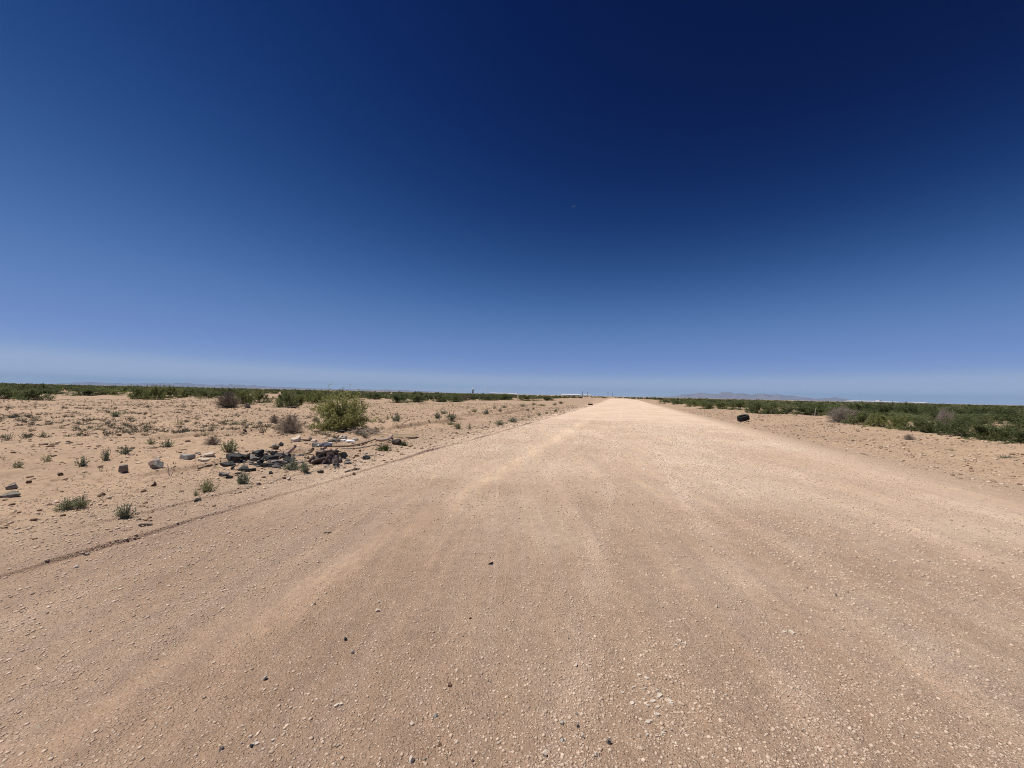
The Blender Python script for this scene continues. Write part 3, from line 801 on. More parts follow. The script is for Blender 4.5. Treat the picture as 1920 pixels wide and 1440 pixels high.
SHRUBS = [  # px, base py, width, height, proto, label
    (18, 747, 66, 22, 0, 'dark green shrub cut by the left picture edge'),
    (60, 750, 60, 20, 1, 'rounded green shrub in front at the left end of the scrub'),
    (95, 739, 70, 12, 2, 'low dark shrub behind the rounded one at the left end'),
    (160, 741, 66, 12, 3, 'flat shrub left of the gap in the left scrub line'),
    (205, 741, 56, 12, 4, 'flat shrub right after the gap in the left scrub line'),
    (264, 748, 46, 24, 0, 'left one of three dark shrubs before the sandy hump'),
    (290, 749, 44, 24, 1, 'middle one of three dark shrubs before the sandy hump'),
    (316, 746, 46, 22, 2, 'right one of three dark shrubs before the sandy hump'),
    (352, 744, 52, 17, 3, 'low shrub on the sandy hump left of the dead shrub'),
    (392, 747, 46, 17, 4, 'shrub between the sandy hump and the dark dead shrub'),
    (458, 757, 46, 26, 0, 'bright shrub touching the right side of the dark dead shrub'),
    (488, 755, 48, 22, 2, 'shrub second to the right of the dark dead shrub'),
    (536, 764, 44, 28, 1, 'brightest green shrub standing out before the left scrub line'),
    (560, 760, 40, 20, 3, 'low shrub behind the right of the brightest green one'),
    (592, 756, 46, 21, 4, 'shrub rising behind the left of the tall leafy bush'),
    (700, 748, 40, 12, 0, 'distant shrub just right of the top of the tall leafy bush'),
    (745, 755, 50, 16, 2, 'left half of the long shrub clump right of the bush'),
    (780, 754, 46, 15, 3, 'right half of the long shrub clump right of the bush'),
    (824, 753, 44, 13, 1, 'shrub right after the long clump beyond the tufts'),
    (853, 753, 38, 12, 4, 'shrub left of the gap below the tall water tower'),
    (916, 751, 40, 10, 0, 'shrub below the white ball of the second water tower'),
    (946, 750, 40, 11, 1, 'green shrub left of the distant white sheds'),
    (986, 751, 44, 9, 2, 'dark shrub on the left bank nearing the road crest'),
    (1024, 751, 40, 8, 3, 'last green shrub on the left before the white shed'),
    (1512, 776, 60, 17, 4, 'dark shrub left of the thin pale post'),
    (1548, 778, 64, 20, 0, 'dark shrub right behind the thin pale post'),
    (1618, 796, 57, 23, 1, 'green shrub right beside the pale leafless shrub'),
    (1652, 800, 62, 24, 2, 'second green shrub from the pale leafless shrub'),
    (1690, 805, 64, 27, 3, 'third green shrub from the pale leafless shrub'),
    (1728, 809, 69, 30, 0, 'fourth shrub of the thicket front with a sandy foot'),
    (1762, 813, 71, 27, 4, 'thicket front shrub below the pale bare branches'),
    (1802, 816, 71, 31, 1, 'thicket front shrub right of the pale bare branches'),
    (1845, 823, 76, 34, 2, 'large dark shrub at the thicket front near the right edge'),
    (1888, 827, 76, 34, 3, 'largest dark shrub nearest the right picture edge'),
    (1930, 832, 80, 35, 4, 'dark shrub cut by the right picture edge'),
    (1418, 775, 44, 20, 1, 'bright shrub right behind the leaning black tyre'),
    (1444, 776, 44, 17, 0, 'shrub to the right behind the leaning black tyre'),
    (1385, 768, 40, 17, 2, 'shrub on a sandy hump left behind the leaning tyre'),
    (1352, 766, 36, 14, 3, 'second shrub to the left of the leaning tyre'),
    (1326, 766, 34, 12, 4, 'third shrub to the left of the leaning tyre'),
    (1300, 762, 32, 12, 1, 'shrub on the bank where the mountains begin'),
    (1272, 758, 30, 9, 0, 'small shrub on the right bank toward the road crest'),
    (1248, 756, 30, 7, 2, 'low far shrub on the right bank near the crest'),
    (1478, 775, 40, 12, 3, 'low shrub at the sandy gap right of the leaning tyre'),
]

def build_shrubs():
    for (px, py, w, h, k, lab) in SHRUBS:
        p = MESQ[k]
        o = new_plant(p, lab, 'shrub', 'mesquite shrubs along the scrub edge')
        plant_at(o, px, py, h, w * 1.05, (p['h'] * 0.98, p['w'] * 1.0), dz=0.06)

# ---- the scrub that reads as one mass
FRONT_PX = [-900, -300, 40, 60, 150, 240, 290, 350, 430, 537, 600, 680, 762, 830, 925, 1020, 1075, 1110, 1180, 1230, 1308, 1360, 1423, 1500, 1545, 1575, 1640, 1720, 1880, 2100, 2600]
FRONT_D = [30, 38, 44, 48, 75, 66, 52, 56, 40, 37, 46, 75, 62, 66, 80, 110, 190, 260, 230, 110, 66, 55, 47, 50, 36, 29, 27, 24, 19.5, 16, 14]

def build_scrub_mass():
    g = np.random.default_rng(77)
    hi = [p['acc'] for p in MESQ]
    lo = []
    for k in range(5):
        st, lf = make_shrub(150 + k, h=1.3, wid=3.0, stems=9, twigs=4, leaves=750, lsize=0.24, lw=0.5, el=(0.05, 1.45))
        lo.append((st, lf))
    vlo = []
    for k in range(5):
        st, lf = make_shrub(160 + k, h=1.3, wid=3.0, stems=4, twigs=5, leaves=200, lsize=0.5, lw=0.55, el=(0.05, 1.45))
        vlo.append((st, lf))
    mid = [make_shrub(170 + k, h=1.3, wid=3.0, stems=16, twigs=6, leaves=2400, lsize=0.15, lw=0.45, el=(0.03, 1.45)) for k in range(5)]
    V = []; F = []; T = []; I = []; n = 0; cnt = 0
    bands = [(16, 36, 900, hi), (36, 70, 2000, mid), (70, 190, 5200, lo), (190, 900, 9000, vlo)]
    for (d0, d1, tries, protos) in bands:
        q = g.random(tries); dep = np.sqrt(d0 ** 2 + q * (d1 ** 2 - d0 ** 2)) if d1 < 190 else d0 * (d1 / d0) ** q
        pxs = g.uniform(-500, 2500, tries)
        kept = []
        for d, px in zip(dep, pxs):
            r = ray(px, 740); x = r[0] * d; y = d
            fr = float(np.interp(px, FRONT_PX, FRONT_D))
            if y < fr * 1.06 + 1.0: continue
            u, v = uv(x, y); w = u - float(bend(v))
            if -8 < w < 10: continue
            right = px > 1180
            dens = vnoise(x / 14.0, y / 14.0, 91) * 0.6 + vnoise(x / 45.0, y / 45.0, 92) * 0.5
            if dens < (0.42 if right else 0.43): continue
            if right and (((px - 1742) / 26) ** 2 + ((d - 36) / 6) ** 2 < 1 or ((px - 1850) / 40) ** 2 + ((d - 50) / 7) ** 2 < 1 or ((px - 1930) / 60) ** 2 + ((d - 44) / 5) ** 2 < 1 or ((px - 1500) / 22) ** 2 + ((d - 62) / 10) ** 2 < 1): continue
            sep = (1.7 if right else 2.3) if d < 190 else 0
            if sep and any((x - a) ** 2 + (y - b) ** 2 < sep ** 2 for a, b in kept): continue
            kept.append((x, y))
        if not kept: continue
        KA = np.array(kept); ZK = ground_h(KA[:, 0], KA[:, 1]) - 0.06
        HV = 0.60 + 0.50 * vnoise(KA[:, 0] / 7.0, KA[:, 1] / 7.0, 97); TV = (vnoise(KA[:, 0] / 9.0, KA[:, 1] / 9.0, 98) - .5) * 1.3
        for (x, y), z, hv, tv in zip(kept, ZK, HV, TV):
            st, lf = protos[int(g.integers(5))]
            dead = g.random() < (.06 if d0 < 70 else .04)
            sc = g.uniform(0.75, 1.15); hz = g.uniform(0.85, 1.12) * hv * (0.74 if x > 0 and d0 < 70 else .84 if x > 0 else 1.05)
            a = g.uniform(0, 6.283); ca, sa = math.cos(a), math.sin(a)
            for gi, A in ((1, st), (0, lf)):
                v_, f_, t_ = A.get()
                P = np.stack([(v_[:, 0] * ca - v_[:, 1] * sa) * sc + x, (v_[:, 0] * sa + v_[:, 1] * ca) * sc + y, v_[:, 2] * hz + z], -1)
                V.append(P); F.append(f_ + n); I.append(np.full(len(f_), 2 if dead else gi)); n += len(v_)
                T.append(np.clip(t_ + tv + g.normal(0, .12), 0, 1) if gi == 0 else t_)
            cnt += 1
    print('scrub shrubs', cnt, 'verts', n)
    o = link('desert_scrub', mesh_np('desert_scrub', np.concatenate(V), np.concatenate(F), [M['mesq_leaf'], M['bark'], M['dry_leaf']], {'tone': np.concatenate(T)}, np.concatenate(I)))
    kind(o, 'stuff')

def build_weeds():
    """withered wisps and bits of dead stem all over the sand, past counting"""
    g = np.random.default_rng(9); A = Acc()
    x, y, r = front_points(9000, 7, 62, g, 1.25, -66, 66)
    u, v = uv(x, y); w = u - bend(v)
    cl = vnoise(x * .22, y * .22, 95)
    ok = ((w < -6.0) & (g.random(len(x)) < 0.25 + 0.9 * sstep(-9, -20, w) * cl)) | ((w > 8.5) & (g.random(len(x)) < 0.22))
    Z = ground_h(x, y)
    for xx, yy, zz, rr in zip(x[ok], y[ok], Z[ok], r[ok]):
        s = min(0.05 + 0.0032 * rr, 0.2) * g.uniform(0.5, 1.4); th = 0.0011 * max(2.2, rr * 0.16)
        if g.random() < 0.55:
            for k in range(g.integers(3, 7)):
                a = g.uniform(0, 6.283); e = g.uniform(0.4, 1.4)
                d = np.array([math.cos(a) * math.cos(e), math.sin(a) * math.cos(e), math.sin(e)]) * s * g.uniform(.5, 1.1)
                A.tube([(xx, yy, zz - .01), (xx + d[0] * .5, yy + d[1] * .5, zz + d[2] * .6), (xx + d[0], yy + d[1], zz + d[2])], th, th * .5, g.random())
        else:
            for k in range(g.integers(1, 4)):
                a = g.uniform(0, 6.283); d = np.array([math.cos(a), math.sin(a), 0]) * s * g.uniform(.5, 1.5)
                c = np.array([xx + g.normal(0, s * .7), yy + g.normal(0, s * .7), zz + .012 + th])
                A.tube([c - d, c + g.normal(0, .012, 3), c + d + np.array([0, 0, g.uniform(0, .03)])], th, th * .6, g.random() * .5)
    # faint half-dried seedlings scattered over the far part of the left sand
    T = make_tuft(290, 0.20, 0.34, 20, 4, 0.045, 0.012, (0.3, 1.4)); tv, tf, tt = T.get()
    n = 0
    for q in range(900):
        px, py = g.uniform(-40, 720), 762 + 62 * g.random() ** 1.3
        if py < 775 and px > 560: continue
        d = ray(px, py)
        if d[2] > -.02: continue
        t = EYE / -d[2]; X_, Y_ = d[0] * t, t
        if vnoise(X_ * .5, Y_ * .5, 99) < .48: continue
        s_ = g.uniform(.5, 1.25); a = g.uniform(0, 6.28); z_ = float(ground_h(X_, Y_))
        P = np.stack([(tv[:, 0] * math.cos(a) - tv[:, 1] * math.sin(a)) * s_ + X_, (tv[:, 0] * math.sin(a) + tv[:, 1] * math.cos(a)) * s_ + Y_, tv[:, 2] * s_ * g.uniform(.5, 1) + z_], -1)
        A.V.append(P); A.F.append(tf + A.n); A.T.append(np.clip(tt * .5 + g.normal(-.1, .1), 0, 1)); A.n += len(P)
    kind(link('withered_weeds', A.mesh('withered_weeds', M['weed'])), 'stuff')

# ------------------------------------------------------------------ rubble, rocks and other loose things
def slab_mesh(name, seed, mat, size=(1, 1, 1), n=None, rough=0.10, tilt=0.0):
    """irregular broken slab: a jagged polygon with chipped, uneven faces; base at z = 0"""
    g = np.random.default_rng(seed); bm = bmesh.new(); n = n or int(g.integers(4, 7))
    a = g.uniform(-.5, .5, n) * .8 + np.arange(n) / n * 2 * math.pi + g.uniform(0, 6)
    rad = g.uniform(0.5, 1.0, n) * 0.56
    lo = [bm.verts.new((math.cos(t) * r * g.uniform(.85, 1.08), math.sin(t) * r * g.uniform(.85, 1.08), g.uniform(-.03, .06))) for t, r in zip(a, rad)]
    hi = [bm.verts.new((math.cos(t) * r * g.uniform(.82, 1.05), math.sin(t) * r * g.uniform(.82, 1.05), 1 + g.uniform(-.42, .35))) for t, r in zip(a, rad)]
    for k in range(n):
        q = (k + 1) % n
        bm.faces.new((lo[k], lo[q], hi[q], hi[k]))
    bm.faces.new(hi); bm.faces.new(lo[::-1])
    bmesh.ops.triangulate(bm, faces=[f for f in bm.faces if len(f.verts) > 4])
    bmesh.ops.bevel(bm, geom=bm.edges[:], offset=.035, segments=1, affect='EDGES')
    bmesh.ops.triangulate(bm, faces=bm.faces[:])
    bmesh.ops.subdivide_edges(bm, edges=[e for e in bm.edges if e.calc_length() > .22], cuts=1)
    bmesh.ops.triangulate(bm, faces=bm.faces[:])
    for v in bm.verts: v.co += Vector((g.normal(0, .016), g.normal(0, .016), g.normal(0, .03)))
    bmesh.ops.scale(bm, vec=size, verts=bm.verts)
    bmesh.ops.recalc_face_normals(bm, faces=bm.faces)
    me = bpy.data.meshes.new(name); bm.to_mesh(me); bm.free(); me.materials.append(mat)
    return me

def rock_mesh(name, seed, mat, size=(1, 1, 1), facets=16):
    """rock with broken planes; base at z = 0"""
    g = np.random.default_rng(seed); bm = bmesh.new()
    bmesh.ops.create_icosphere(bm, subdivisions=3, radius=0.5)
    N = g.normal(size=(facets, 3)); N /= np.linalg.norm(N, axis=1)[:, None]; D = g.uniform(.15, .36, facets)
    st = 1 + .35 * g.normal(size=3).clip(-1, 1)
    for v in bm.verts:
        p = np.array(v.co)
        for nn, dd in zip(N, D):
            q = p @ nn
            if q > dd: p = p - nn * (q - dd)
        v.co = Vector(p * st + g.normal(0, .005, 3))
    lo = [min(v.co[i] for v in bm.verts) for i in range(3)]; hi = [max(v.co[i] for v in bm.verts) for i in range(3)]
    for v in bm.verts:
        tz = (v.co[2] - lo[2]) / (hi[2] - lo[2]); tp = 1.08 - .45 * tz
        v.co = Vector(((v.co[0] - lo[0]) / (hi[0] - lo[0]) * tp - .5 * tp + .12 * tz, (v.co[1] - lo[1]) / (hi[1] - lo[1]) * tp - .5 * tp, tz))
    bmesh.ops.scale(bm, vec=size, verts=bm.verts)
    me = bpy.data.meshes.new(name); bm.to_mesh(me); bm.free(); me.materials.append(mat)
    return me

def put(o, px, py, sink=0.0, rz=0.0, tilt=(0, 0)):
    x, y, z = at(px, py)
    o.location = (x, y, z - sink); o.rotation_euler = (tilt[0], tilt[1], rz)
    return o

def mpp(px, py): return at(px, py)[1] / FPX

CHUNKS = [  # px, base py, width, height, depth ratio, material, tilt, kind, label
    (437, 862, 30, 15, .7, 'asphalt', (.25, -.35), 0, 'black tilted slab at the left end of the rubble pile'),
    (433, 874, 36, 9, .6, 'asphalt', (.15, -.20), 0, 'long dark slab lying under the black tilted one'),
    (454, 857, 14, 6, .8, 'asphalt', (0, 0), 0, 'dark lump touching the right of the black tilted slab'),
    (436, 879, 9, 5, 1, 'asphalt', (0, 0), 1, 'small black lump alone below the long dark slab'),
    (456, 881, 27, 6, .7, 'asphalt', (.1, -.15), 0, 'flat dark slab in front of the pile behind a round tuft'),
    (448, 888, 16, 3, .5, 'asphalt', (0, 0), 0, 'thin black sliver left under the front flat slab'),
    (473, 882, 16, 3, .5, 'asphalt', (0, .1), 0, 'thin black sliver right of the front flat slab'),
    (417, 891, 18, 6, .9, 'asphalt_grey', (.05, 0), 0, 'flat grey slab lying by itself left of the front sliver'),
    (429, 897, 15, 5, .6, 'asphalt', (0, -.1), 1, 'dark oblong stone below the lone flat grey slab'),
    (484, 852, 24, 8, .7, 'asphalt', (.1, .1), 0, 'dark slab along the back of the pile'),
    (466, 858, 11, 8, .9, 'asphalt', (0, 0), 1, 'dark lump at the back left of the pile'),
    (477, 864, 20, 9, .8, 'asphalt_grey', (.2, 0), 0, 'dull grey slab in the middle of the left pile'),
    (498, 856, 12, 8, .9, 'asphalt_grey', (0, 0), 1, 'brownish grey lump between two back slabs'),
    (513, 851, 20, 6, .7, 'asphalt', (.1, .15), 0, 'dark strip of pavement behind the centre of the pile'),
    (528, 858, 20, 11, .8, 'asphalt_grey', (.25, .1), 0, 'big grey broken slab near the short pipe'),
    (541, 857, 13, 9, .8, 'asphalt', (0, .2), 1, 'dark lump right under the short pipe'),
    (507, 862, 20, 8, .8, 'asphalt', (.1, 0), 0, 'dark slab on top at the centre of the pile'),
    (489, 869, 16, 9, .8, 'asphalt', (0, 0), 1, 'black lump at the front centre of the pile'),
    (506, 874, 44, 7, .45, 'asphalt', (.1, -.08), 0, 'longest dark slab along the front of the pile'),
    (520, 868, 30, 4, .4, 'asphalt_grey', (.05, .06), 0, 'narrow brown strip across the front of the pile'),
    (540, 867, 24, 9, .7, 'asphalt', (.1, .1), 0, 'dark slab half hidden by the grassy tuft'),
    (517, 877, 16, 6, .7, 'asphalt_grey', (.1, 0), 0, 'pale grey chip at the foot of the longest slab'),
    (507, 889, 10, 6, .8, 'asphalt', (0, 0), 1, 'single black stone on clear sand before the pile'),
    (527, 836, 14, 7, .8, 'asphalt', (0, 0), 1, 'dark rock at the top of the small stone group behind the pile'),
    (516, 842, 18, 8, .8, 'oldrock', (0, 0), 1, 'mottled grey rock below the dark one behind the pile'),
    (511, 839, 12, 8, .8, 'caliche', (0, 0), 1, 'whitish rock leaning on the mottled grey one'),
    (436, 856, 14, 8, .8, 'oldrock', (0, 0), 1, 'greenish grey rock peeping over the black tilted slab'),
    (592, 838, 16, 9, .8, 'asphalt_grey', (.1, -.1), 0, 'dark grey cap stone behind the crumpled carpet'),
    (645, 859, 20, 14, .7, 'asphalt', (.3, .35), 0, 'dark slab leaning on the right of the crumpled carpet'),
    (628, 851, 14, 8, .8, 'asphalt', (.1, .1), 1, 'dark lump on the upper right of the crumpled carpet'),
    (632, 875, 20, 11, .7, 'asphalt', (.05, .02), 0, 'thick black block at the right foot of the carpet'),
    (651, 870, 20, 4, .6, 'asphalt_grey', (.03, .03), 0, 'flat grey slab right of the thick black block'),
    (601, 887, 15, 6, .7, 'asphalt', (0, 0), 0, 'small black block lying in front of the crumpled carpet'),
    (686, 861, 14, 8, .8, 'asphalt', (0, 0), 0, 'black block alone on the sand right of the carpet'),
    (663, 889, 8, 4, .9, 'brownrock', (0, 0), 1, 'small rusty stone by the road rut'),
    (666, 881, 15, 3, .4, 'asphalt', (0, 0), 0, 'dark flake above the small rusty stone'),
    (675, 847, 9, 3, .6, 'brownrock', (0, 0), 0, 'brown flake on the sand below the long hose'),
    (669, 856, 9, 2.5, .5, 'brownrock', (0, 0), 0, 'thin brown flake left of the lone black block'),
    (232, 886, 24, 15, .8, 'oldrock', (0, -.15), 1, 'wedge shaped grey rock standing on the left sand'),
    (295, 878, 32, 14, .7, 'asphalt_grey', (0, 0), 1, 'dark rock with a white crust left of the grey block'),
    (289, 873, 22, 15, .5, 'caliche', (0, -.1), 1, 'white crusty piece on the back of the dark rock'),
    (390, 857, 23, 10, .7, 'caliche', (0, 0), 1, 'pale crumbly rock right of the grey block'),
    (384, 864, 18, 4, .7, 'caliche', (0, 0), 0, 'flat pale chip in front of the pale crumbly rock'),
    (368, 819, 12, 5, .8, 'brownrock', (0, 0), 1, 'small dark stone alone behind the grey block'),
    (25, 916, 26, 11, .6, 'oldrock', (0, -.1), 0, 'upper one of two grey slabs at the left edge'),
    (22, 931, 32, 11, .6, 'oldrock', (0, -.1), 0, 'lower one of two grey slabs at the left edge'),
    (112, 892, 13, 6, .8, 'brownrock', (0, 0), 1, 'small dark stone below the dark upright tuft'),
    (288, 911, 11, 7, .8, 'brownrock', (0, 0), 1, 'purplish stone on the sand right of the clod ridge'),
    (53, 906, 9, 5, .8, 'brownrock', (0, 0), 1, 'little dark stone right of the two grey slabs'),
    (189, 931, 13, 6, .8, 'brownrock', (0, 0), 1, 'reddish stone above the leafy tuft nearest the camera'),
    (371, 939, 17, 5, .5, 'asphalt', (0, -.1), 0, 'black flake below the round roadside tuft'),
    (464, 764, 14, 8, .8, 'oldrock', (0, 0), 1, 'grey rock on the sand right of the dark dead shrub'),
    (187, 877, 10, 4, .7, 'brownrock', (0, 0), 1, 'brown pebble left of the wedge shaped rock'),
    (541, 900, 9, 6, .9, 'caliche', (0, 0), 1, 'pale stone on the road edge below the single black stone'),
    (484, 907, 8, 4, .9, 'caliche', (0, 0), 1, 'pale stone on the road edge right of the front tuft'),
    (509, 906, 10, 4, .9, 'caliche', (0, 0), 1, 'flat pale stone on the road edge below the rubble'),
    # loose on the road
    (497, 1274, 8.5, 7.2, .9, 'greyrock', (0, 0), 1, 'round grey stone on the gravel, lower left of the road'),
    (648, 1200, 6.8, 4.8, .9, 'asphalt', (0, 0), 1, 'black stone on the gravel above a grey one'),
    (660, 1225, 6.8, 6.4, .9, 'greyrock', (0, 0), 1, 'two-toned round stone below the black one on the gravel'),
    (707, 1146, 9.35, 5.6, .9, 'caliche', (0, 0), 1, 'pale stone with a dark side left of the road middle'),
    (709, 1130, 5.95, 4, .9, 'caliche', (0, 0), 1, 'small white stone just above the pale one on the gravel'),
    (920, 1058, 13.6, 3.2, .35, 'asphalt', (0, -.1), 0, 'dark sliver of rubber lying on the middle of the road'),
    (882, 1160, 6.8, 3.2, .5, 'brownrock', (0, 0), 0, 'small brown chip below the dark sliver on the road'),
    (844, 1286, 9.35, 5.6, .9, 'brownrock', (0, 0), 0, 'flat brown stone in the gravel low in the middle'),
    (816, 1343, 9.35, 6.4, .9, 'greyrock', (0, 0), 1, 'tan round stone below the flat brown one'),
    (772, 1358, 9.35, 4.8, .8, 'caliche', (0, 0), 1, 'yellowish oblong stone left of the tan round one'),
    (772, 1427, 11.9, 9.6, .9, 'caliche', (0, 0), 1, 'bright white stone at the bottom edge left of centre'),
    (885, 1427, 6.8, 6.4, .9, 'caliche', (0, 0), 1, 'small white stone at the bottom edge near the centre'),
    (824, 1398, 7.65, 4.8, .9, 'brownrock', (0, 0), 1, 'dark brown stone near the bottom edge'),
    (1053, 1358, 8.5, 6.4, .9, 'greyrock', (0, 0), 1, 'grey-white stone in the gravel streak low in the middle'),
    (1083, 1362, 8.5, 5.6, .9, 'asphalt_grey', (0, 0), 1, 'dark stone right of the grey-white one in the streak'),
    (1092, 1384, 7.65, 8, .9, 'caliche', (0, 0), 1, 'pale stone above the slate coloured flat one'),
    (1054, 1389, 7.65, 5.6, .9, 'greyrock', (0, 0), 1, 'round stone in the streak near the bottom edge'),
    (1081, 1340, 5.95, 5.6, .9, 'greyrock', (0, 0), 1, 'small pale stone atop the gravel streak'),
    (1142, 1394, 10.2, 8, .8, 'asphalt_grey', (0, .1), 0, 'slate coloured flat stone on the road near the bottom'),
    (1117, 1417, 8.5, 6.4, .9, 'caliche', (0, 0), 1, 'pale round stone at the bottom edge below the slate one'),
    (1021, 1417, 14.45, 7.2, .8, 'caliche', (0, 0), 0, 'wide white flat stone at the bottom edge of the streak'),
    (1080, 1248, 6.8, 6.4, .9, 'caliche', (0, 0), 1, 'pale stone half way down the gravel streak'),
    (1065, 1198, 5.1, 4, .9, 'greyrock', (0, 0), 1, 'grey round pebble beside the top of the gravel streak'),
    (1344, 1139, 5.95, 4.8, .9, 'caliche', (0, 0), 1, 'white pebble on the right half of the road'),
    (1506, 1372, 6.8, 5.6, .9, 'caliche', (0, 0), 1, 'white stone low on the greyish right part of the road'),
    (1567, 1117, 5.95, 4, .9, 'asphalt_grey', (0, 0), 1, 'dark pebble on the greyish right part of the road'),
    (1207, 881, 9, 4, .8, 'caliche', (0, 0), 1, 'lone pale stone on the road toward the distance'),
    (415, 1406, 9.35, 5.6, .9, 'asphalt_grey', (0, 0), 1, 'dark grey stone at the lower left of the road'),
    (470, 1401, 7.65, 5.6, .9, 'asphalt', (0, 0), 1, 'black stone beside the crushed white patch'),
    (428, 999, 8.5, 3.2, .8, 'caliche', (0, 0), 1, 'pale flat stone right on the rut at the left'),
    (142, 1064, 9, 4, .8, 'caliche', (0, 0), 1, 'pale stone below the rut at the far left'),
    (164, 1040, 11, 4, .8, 'greyrock', (0, 0), 1, 'grey-white stone above the rut at the far left'),
    (589, 1133, 5.1, 4, .9, 'greyrock', (0, 0), 1, 'lone grey pebble on the smooth sand left of the road middle'),
]

def build_chunks():
    for i, (px, py, w, h, dr, mat, tl, kd, lab) in enumerate(CHUNKS):
        m = mpp(px, py); s = (w * m, w * m * dr, h * m)
        black = mat.startswith('asphalt') or mat == 'brownrock'
        if py > 940 or (py < 800) or kd == 1:
            me = rock_mesh('stone', 300 + i, M[mat], (s[0], s[1], s[2] * 1.15)); nm = 'stone' if not mat.startswith('asphalt') else 'dark_stone'
            if kd == 0: me = slab_mesh('flat_stone', 300 + i, M[mat], s)
        else:
            thin = s[2] > .05
            if 455 <= px <= 545: s = (s[0] * 1.18, s[1] * 1.2, s[2] * 1.2)
            me = slab_mesh('rubble_chunk', 300 + i, M[mat], (s[0] * 1.15, s[1] * 1.3, s[2] * (.72 if thin else 1.0))); nm = 'rubble_chunk'
            if thin:
                g = np.random.default_rng(900 + i); lean = math.atan2(s[2] * .7, s[0]) * g.choice([-1, 1, 1])
                tl = (tl[0] + g.uniform(-.25, .35), lean)
        if mat in ('caliche', 'greyrock') and nm != 'rubble_chunk': nm = 'stone'
        o = link(nm, me)
        onroad = py > 940 or px > 1150
        gr = 'loose stones on the gravel road' if onroad else ('dark rubble dumped by the road' if 400 < px < 700 and py < 900 else 'rocks on the left sand')
        tag(o, lab, 'stone' if nm != 'rubble_chunk' else 'rubble chunk', gr)
        put(o, px, py, sink=s[2] * (0.02 if nm == 'rubble_chunk' else 0.12), rz=random.uniform(-.5, .5) if w > 20 else random.uniform(-1.2, 1.2), tilt=tl)

def build_crumbs():
    """splinters and crumbs of the rubble, past counting"""
    g = np.random.default_rng(31); P = []; S = []
    for (cx, cy, sx, sy, n) in ((480, 864, 42, 8, 240), (515, 868, 34, 8, 200), (610, 866, 44, 9, 180), (640, 830, 36, 6, 90)):
        for q in range(n):
            px, py = cx + g.normal(0, sx), cy + g.normal(0, sy)
            if py < 815 or py > 905: continue
            d = ray(px, py); t = EYE / -d[2]; P.append((d[0] * t, t)); S.append(g.uniform(.014, .036) * g.random() ** -.5)
    P = np.array(P); P = np.column_stack([P, surf(P[:, 0], P[:, 1])])
    scatter_stones('rubble_crumbs', P, np.clip(np.array(S), 0, .10), M['asphalt_grey'], g, .5, .3)

def build_caliche_patches():
    """white stones crushed flush into the road, each patch one thing"""
    for i, (px, py, w, n, lab) in enumerate([(1222, 1312, 70, 22, 'scatter of white stones crushed flat into the lower right of the road'),
                                             (492, 1392, 40, 6, 'crushed white patch at the lower left of the road'),
                                             (1482, 1186, 24, 5, 'small crushed white patch on the greyish right part of the road'),
                                             (629, 1323, 16, 4, 'broken white flake left of the flat brown stone'),
                                             (1230, 1375, 56, 7, 'row of white flat chips below the crushed scatter'),
                                             (1276, 1207, 26, 4, 'thin white chips above the crushed scatter')]):
        g = np.random.default_rng(400 + i); m = mpp(px, py); x0, y0, z0 = at(px, py)
        o = empty('crushed_stone', (x0, y0, z0)); tag(o, lab, 'crushed stone', 'white stone crushed into the road')
        for q in range(n):
            dx, dy = g.normal(0, w * m * .42), g.normal(0, w * m * .42 * (0.85 if i == 0 else .3)); r = m * g.uniform(2.0, 6.5) * (0.8 if i else 1)
            zz = float(road_h(np.array([x0 + dx]), np.array([y0 + dy]))[0]) - z0 + 0.008
            k = 9; a0 = g.uniform(0, 6.28); el = g.uniform(.5, 1); bm = bmesh.new()
            ring = [bm.verts.new((math.cos(a0 + t * 2 * math.pi / k) * r * g.uniform(.7, 1.15), math.sin(a0 + t * 2 * math.pi / k) * r * el * g.uniform(.7, 1.15), -.012)) for t in range(k)]
            topv = [bm.verts.new((v.co.x * .82, v.co.y * .82, g.uniform(.001, .006))) for v in ring]
            for t in range(k): bm.faces.new((ring[t], ring[(t + 1) % k], topv[(t + 1) % k], topv[t]))
            bm.faces.new(topv); bmesh.ops.recalc_face_normals(bm, faces=bm.faces)
            from_bm('chip', bm, M['caliche'], o, (dx, dy, zz))

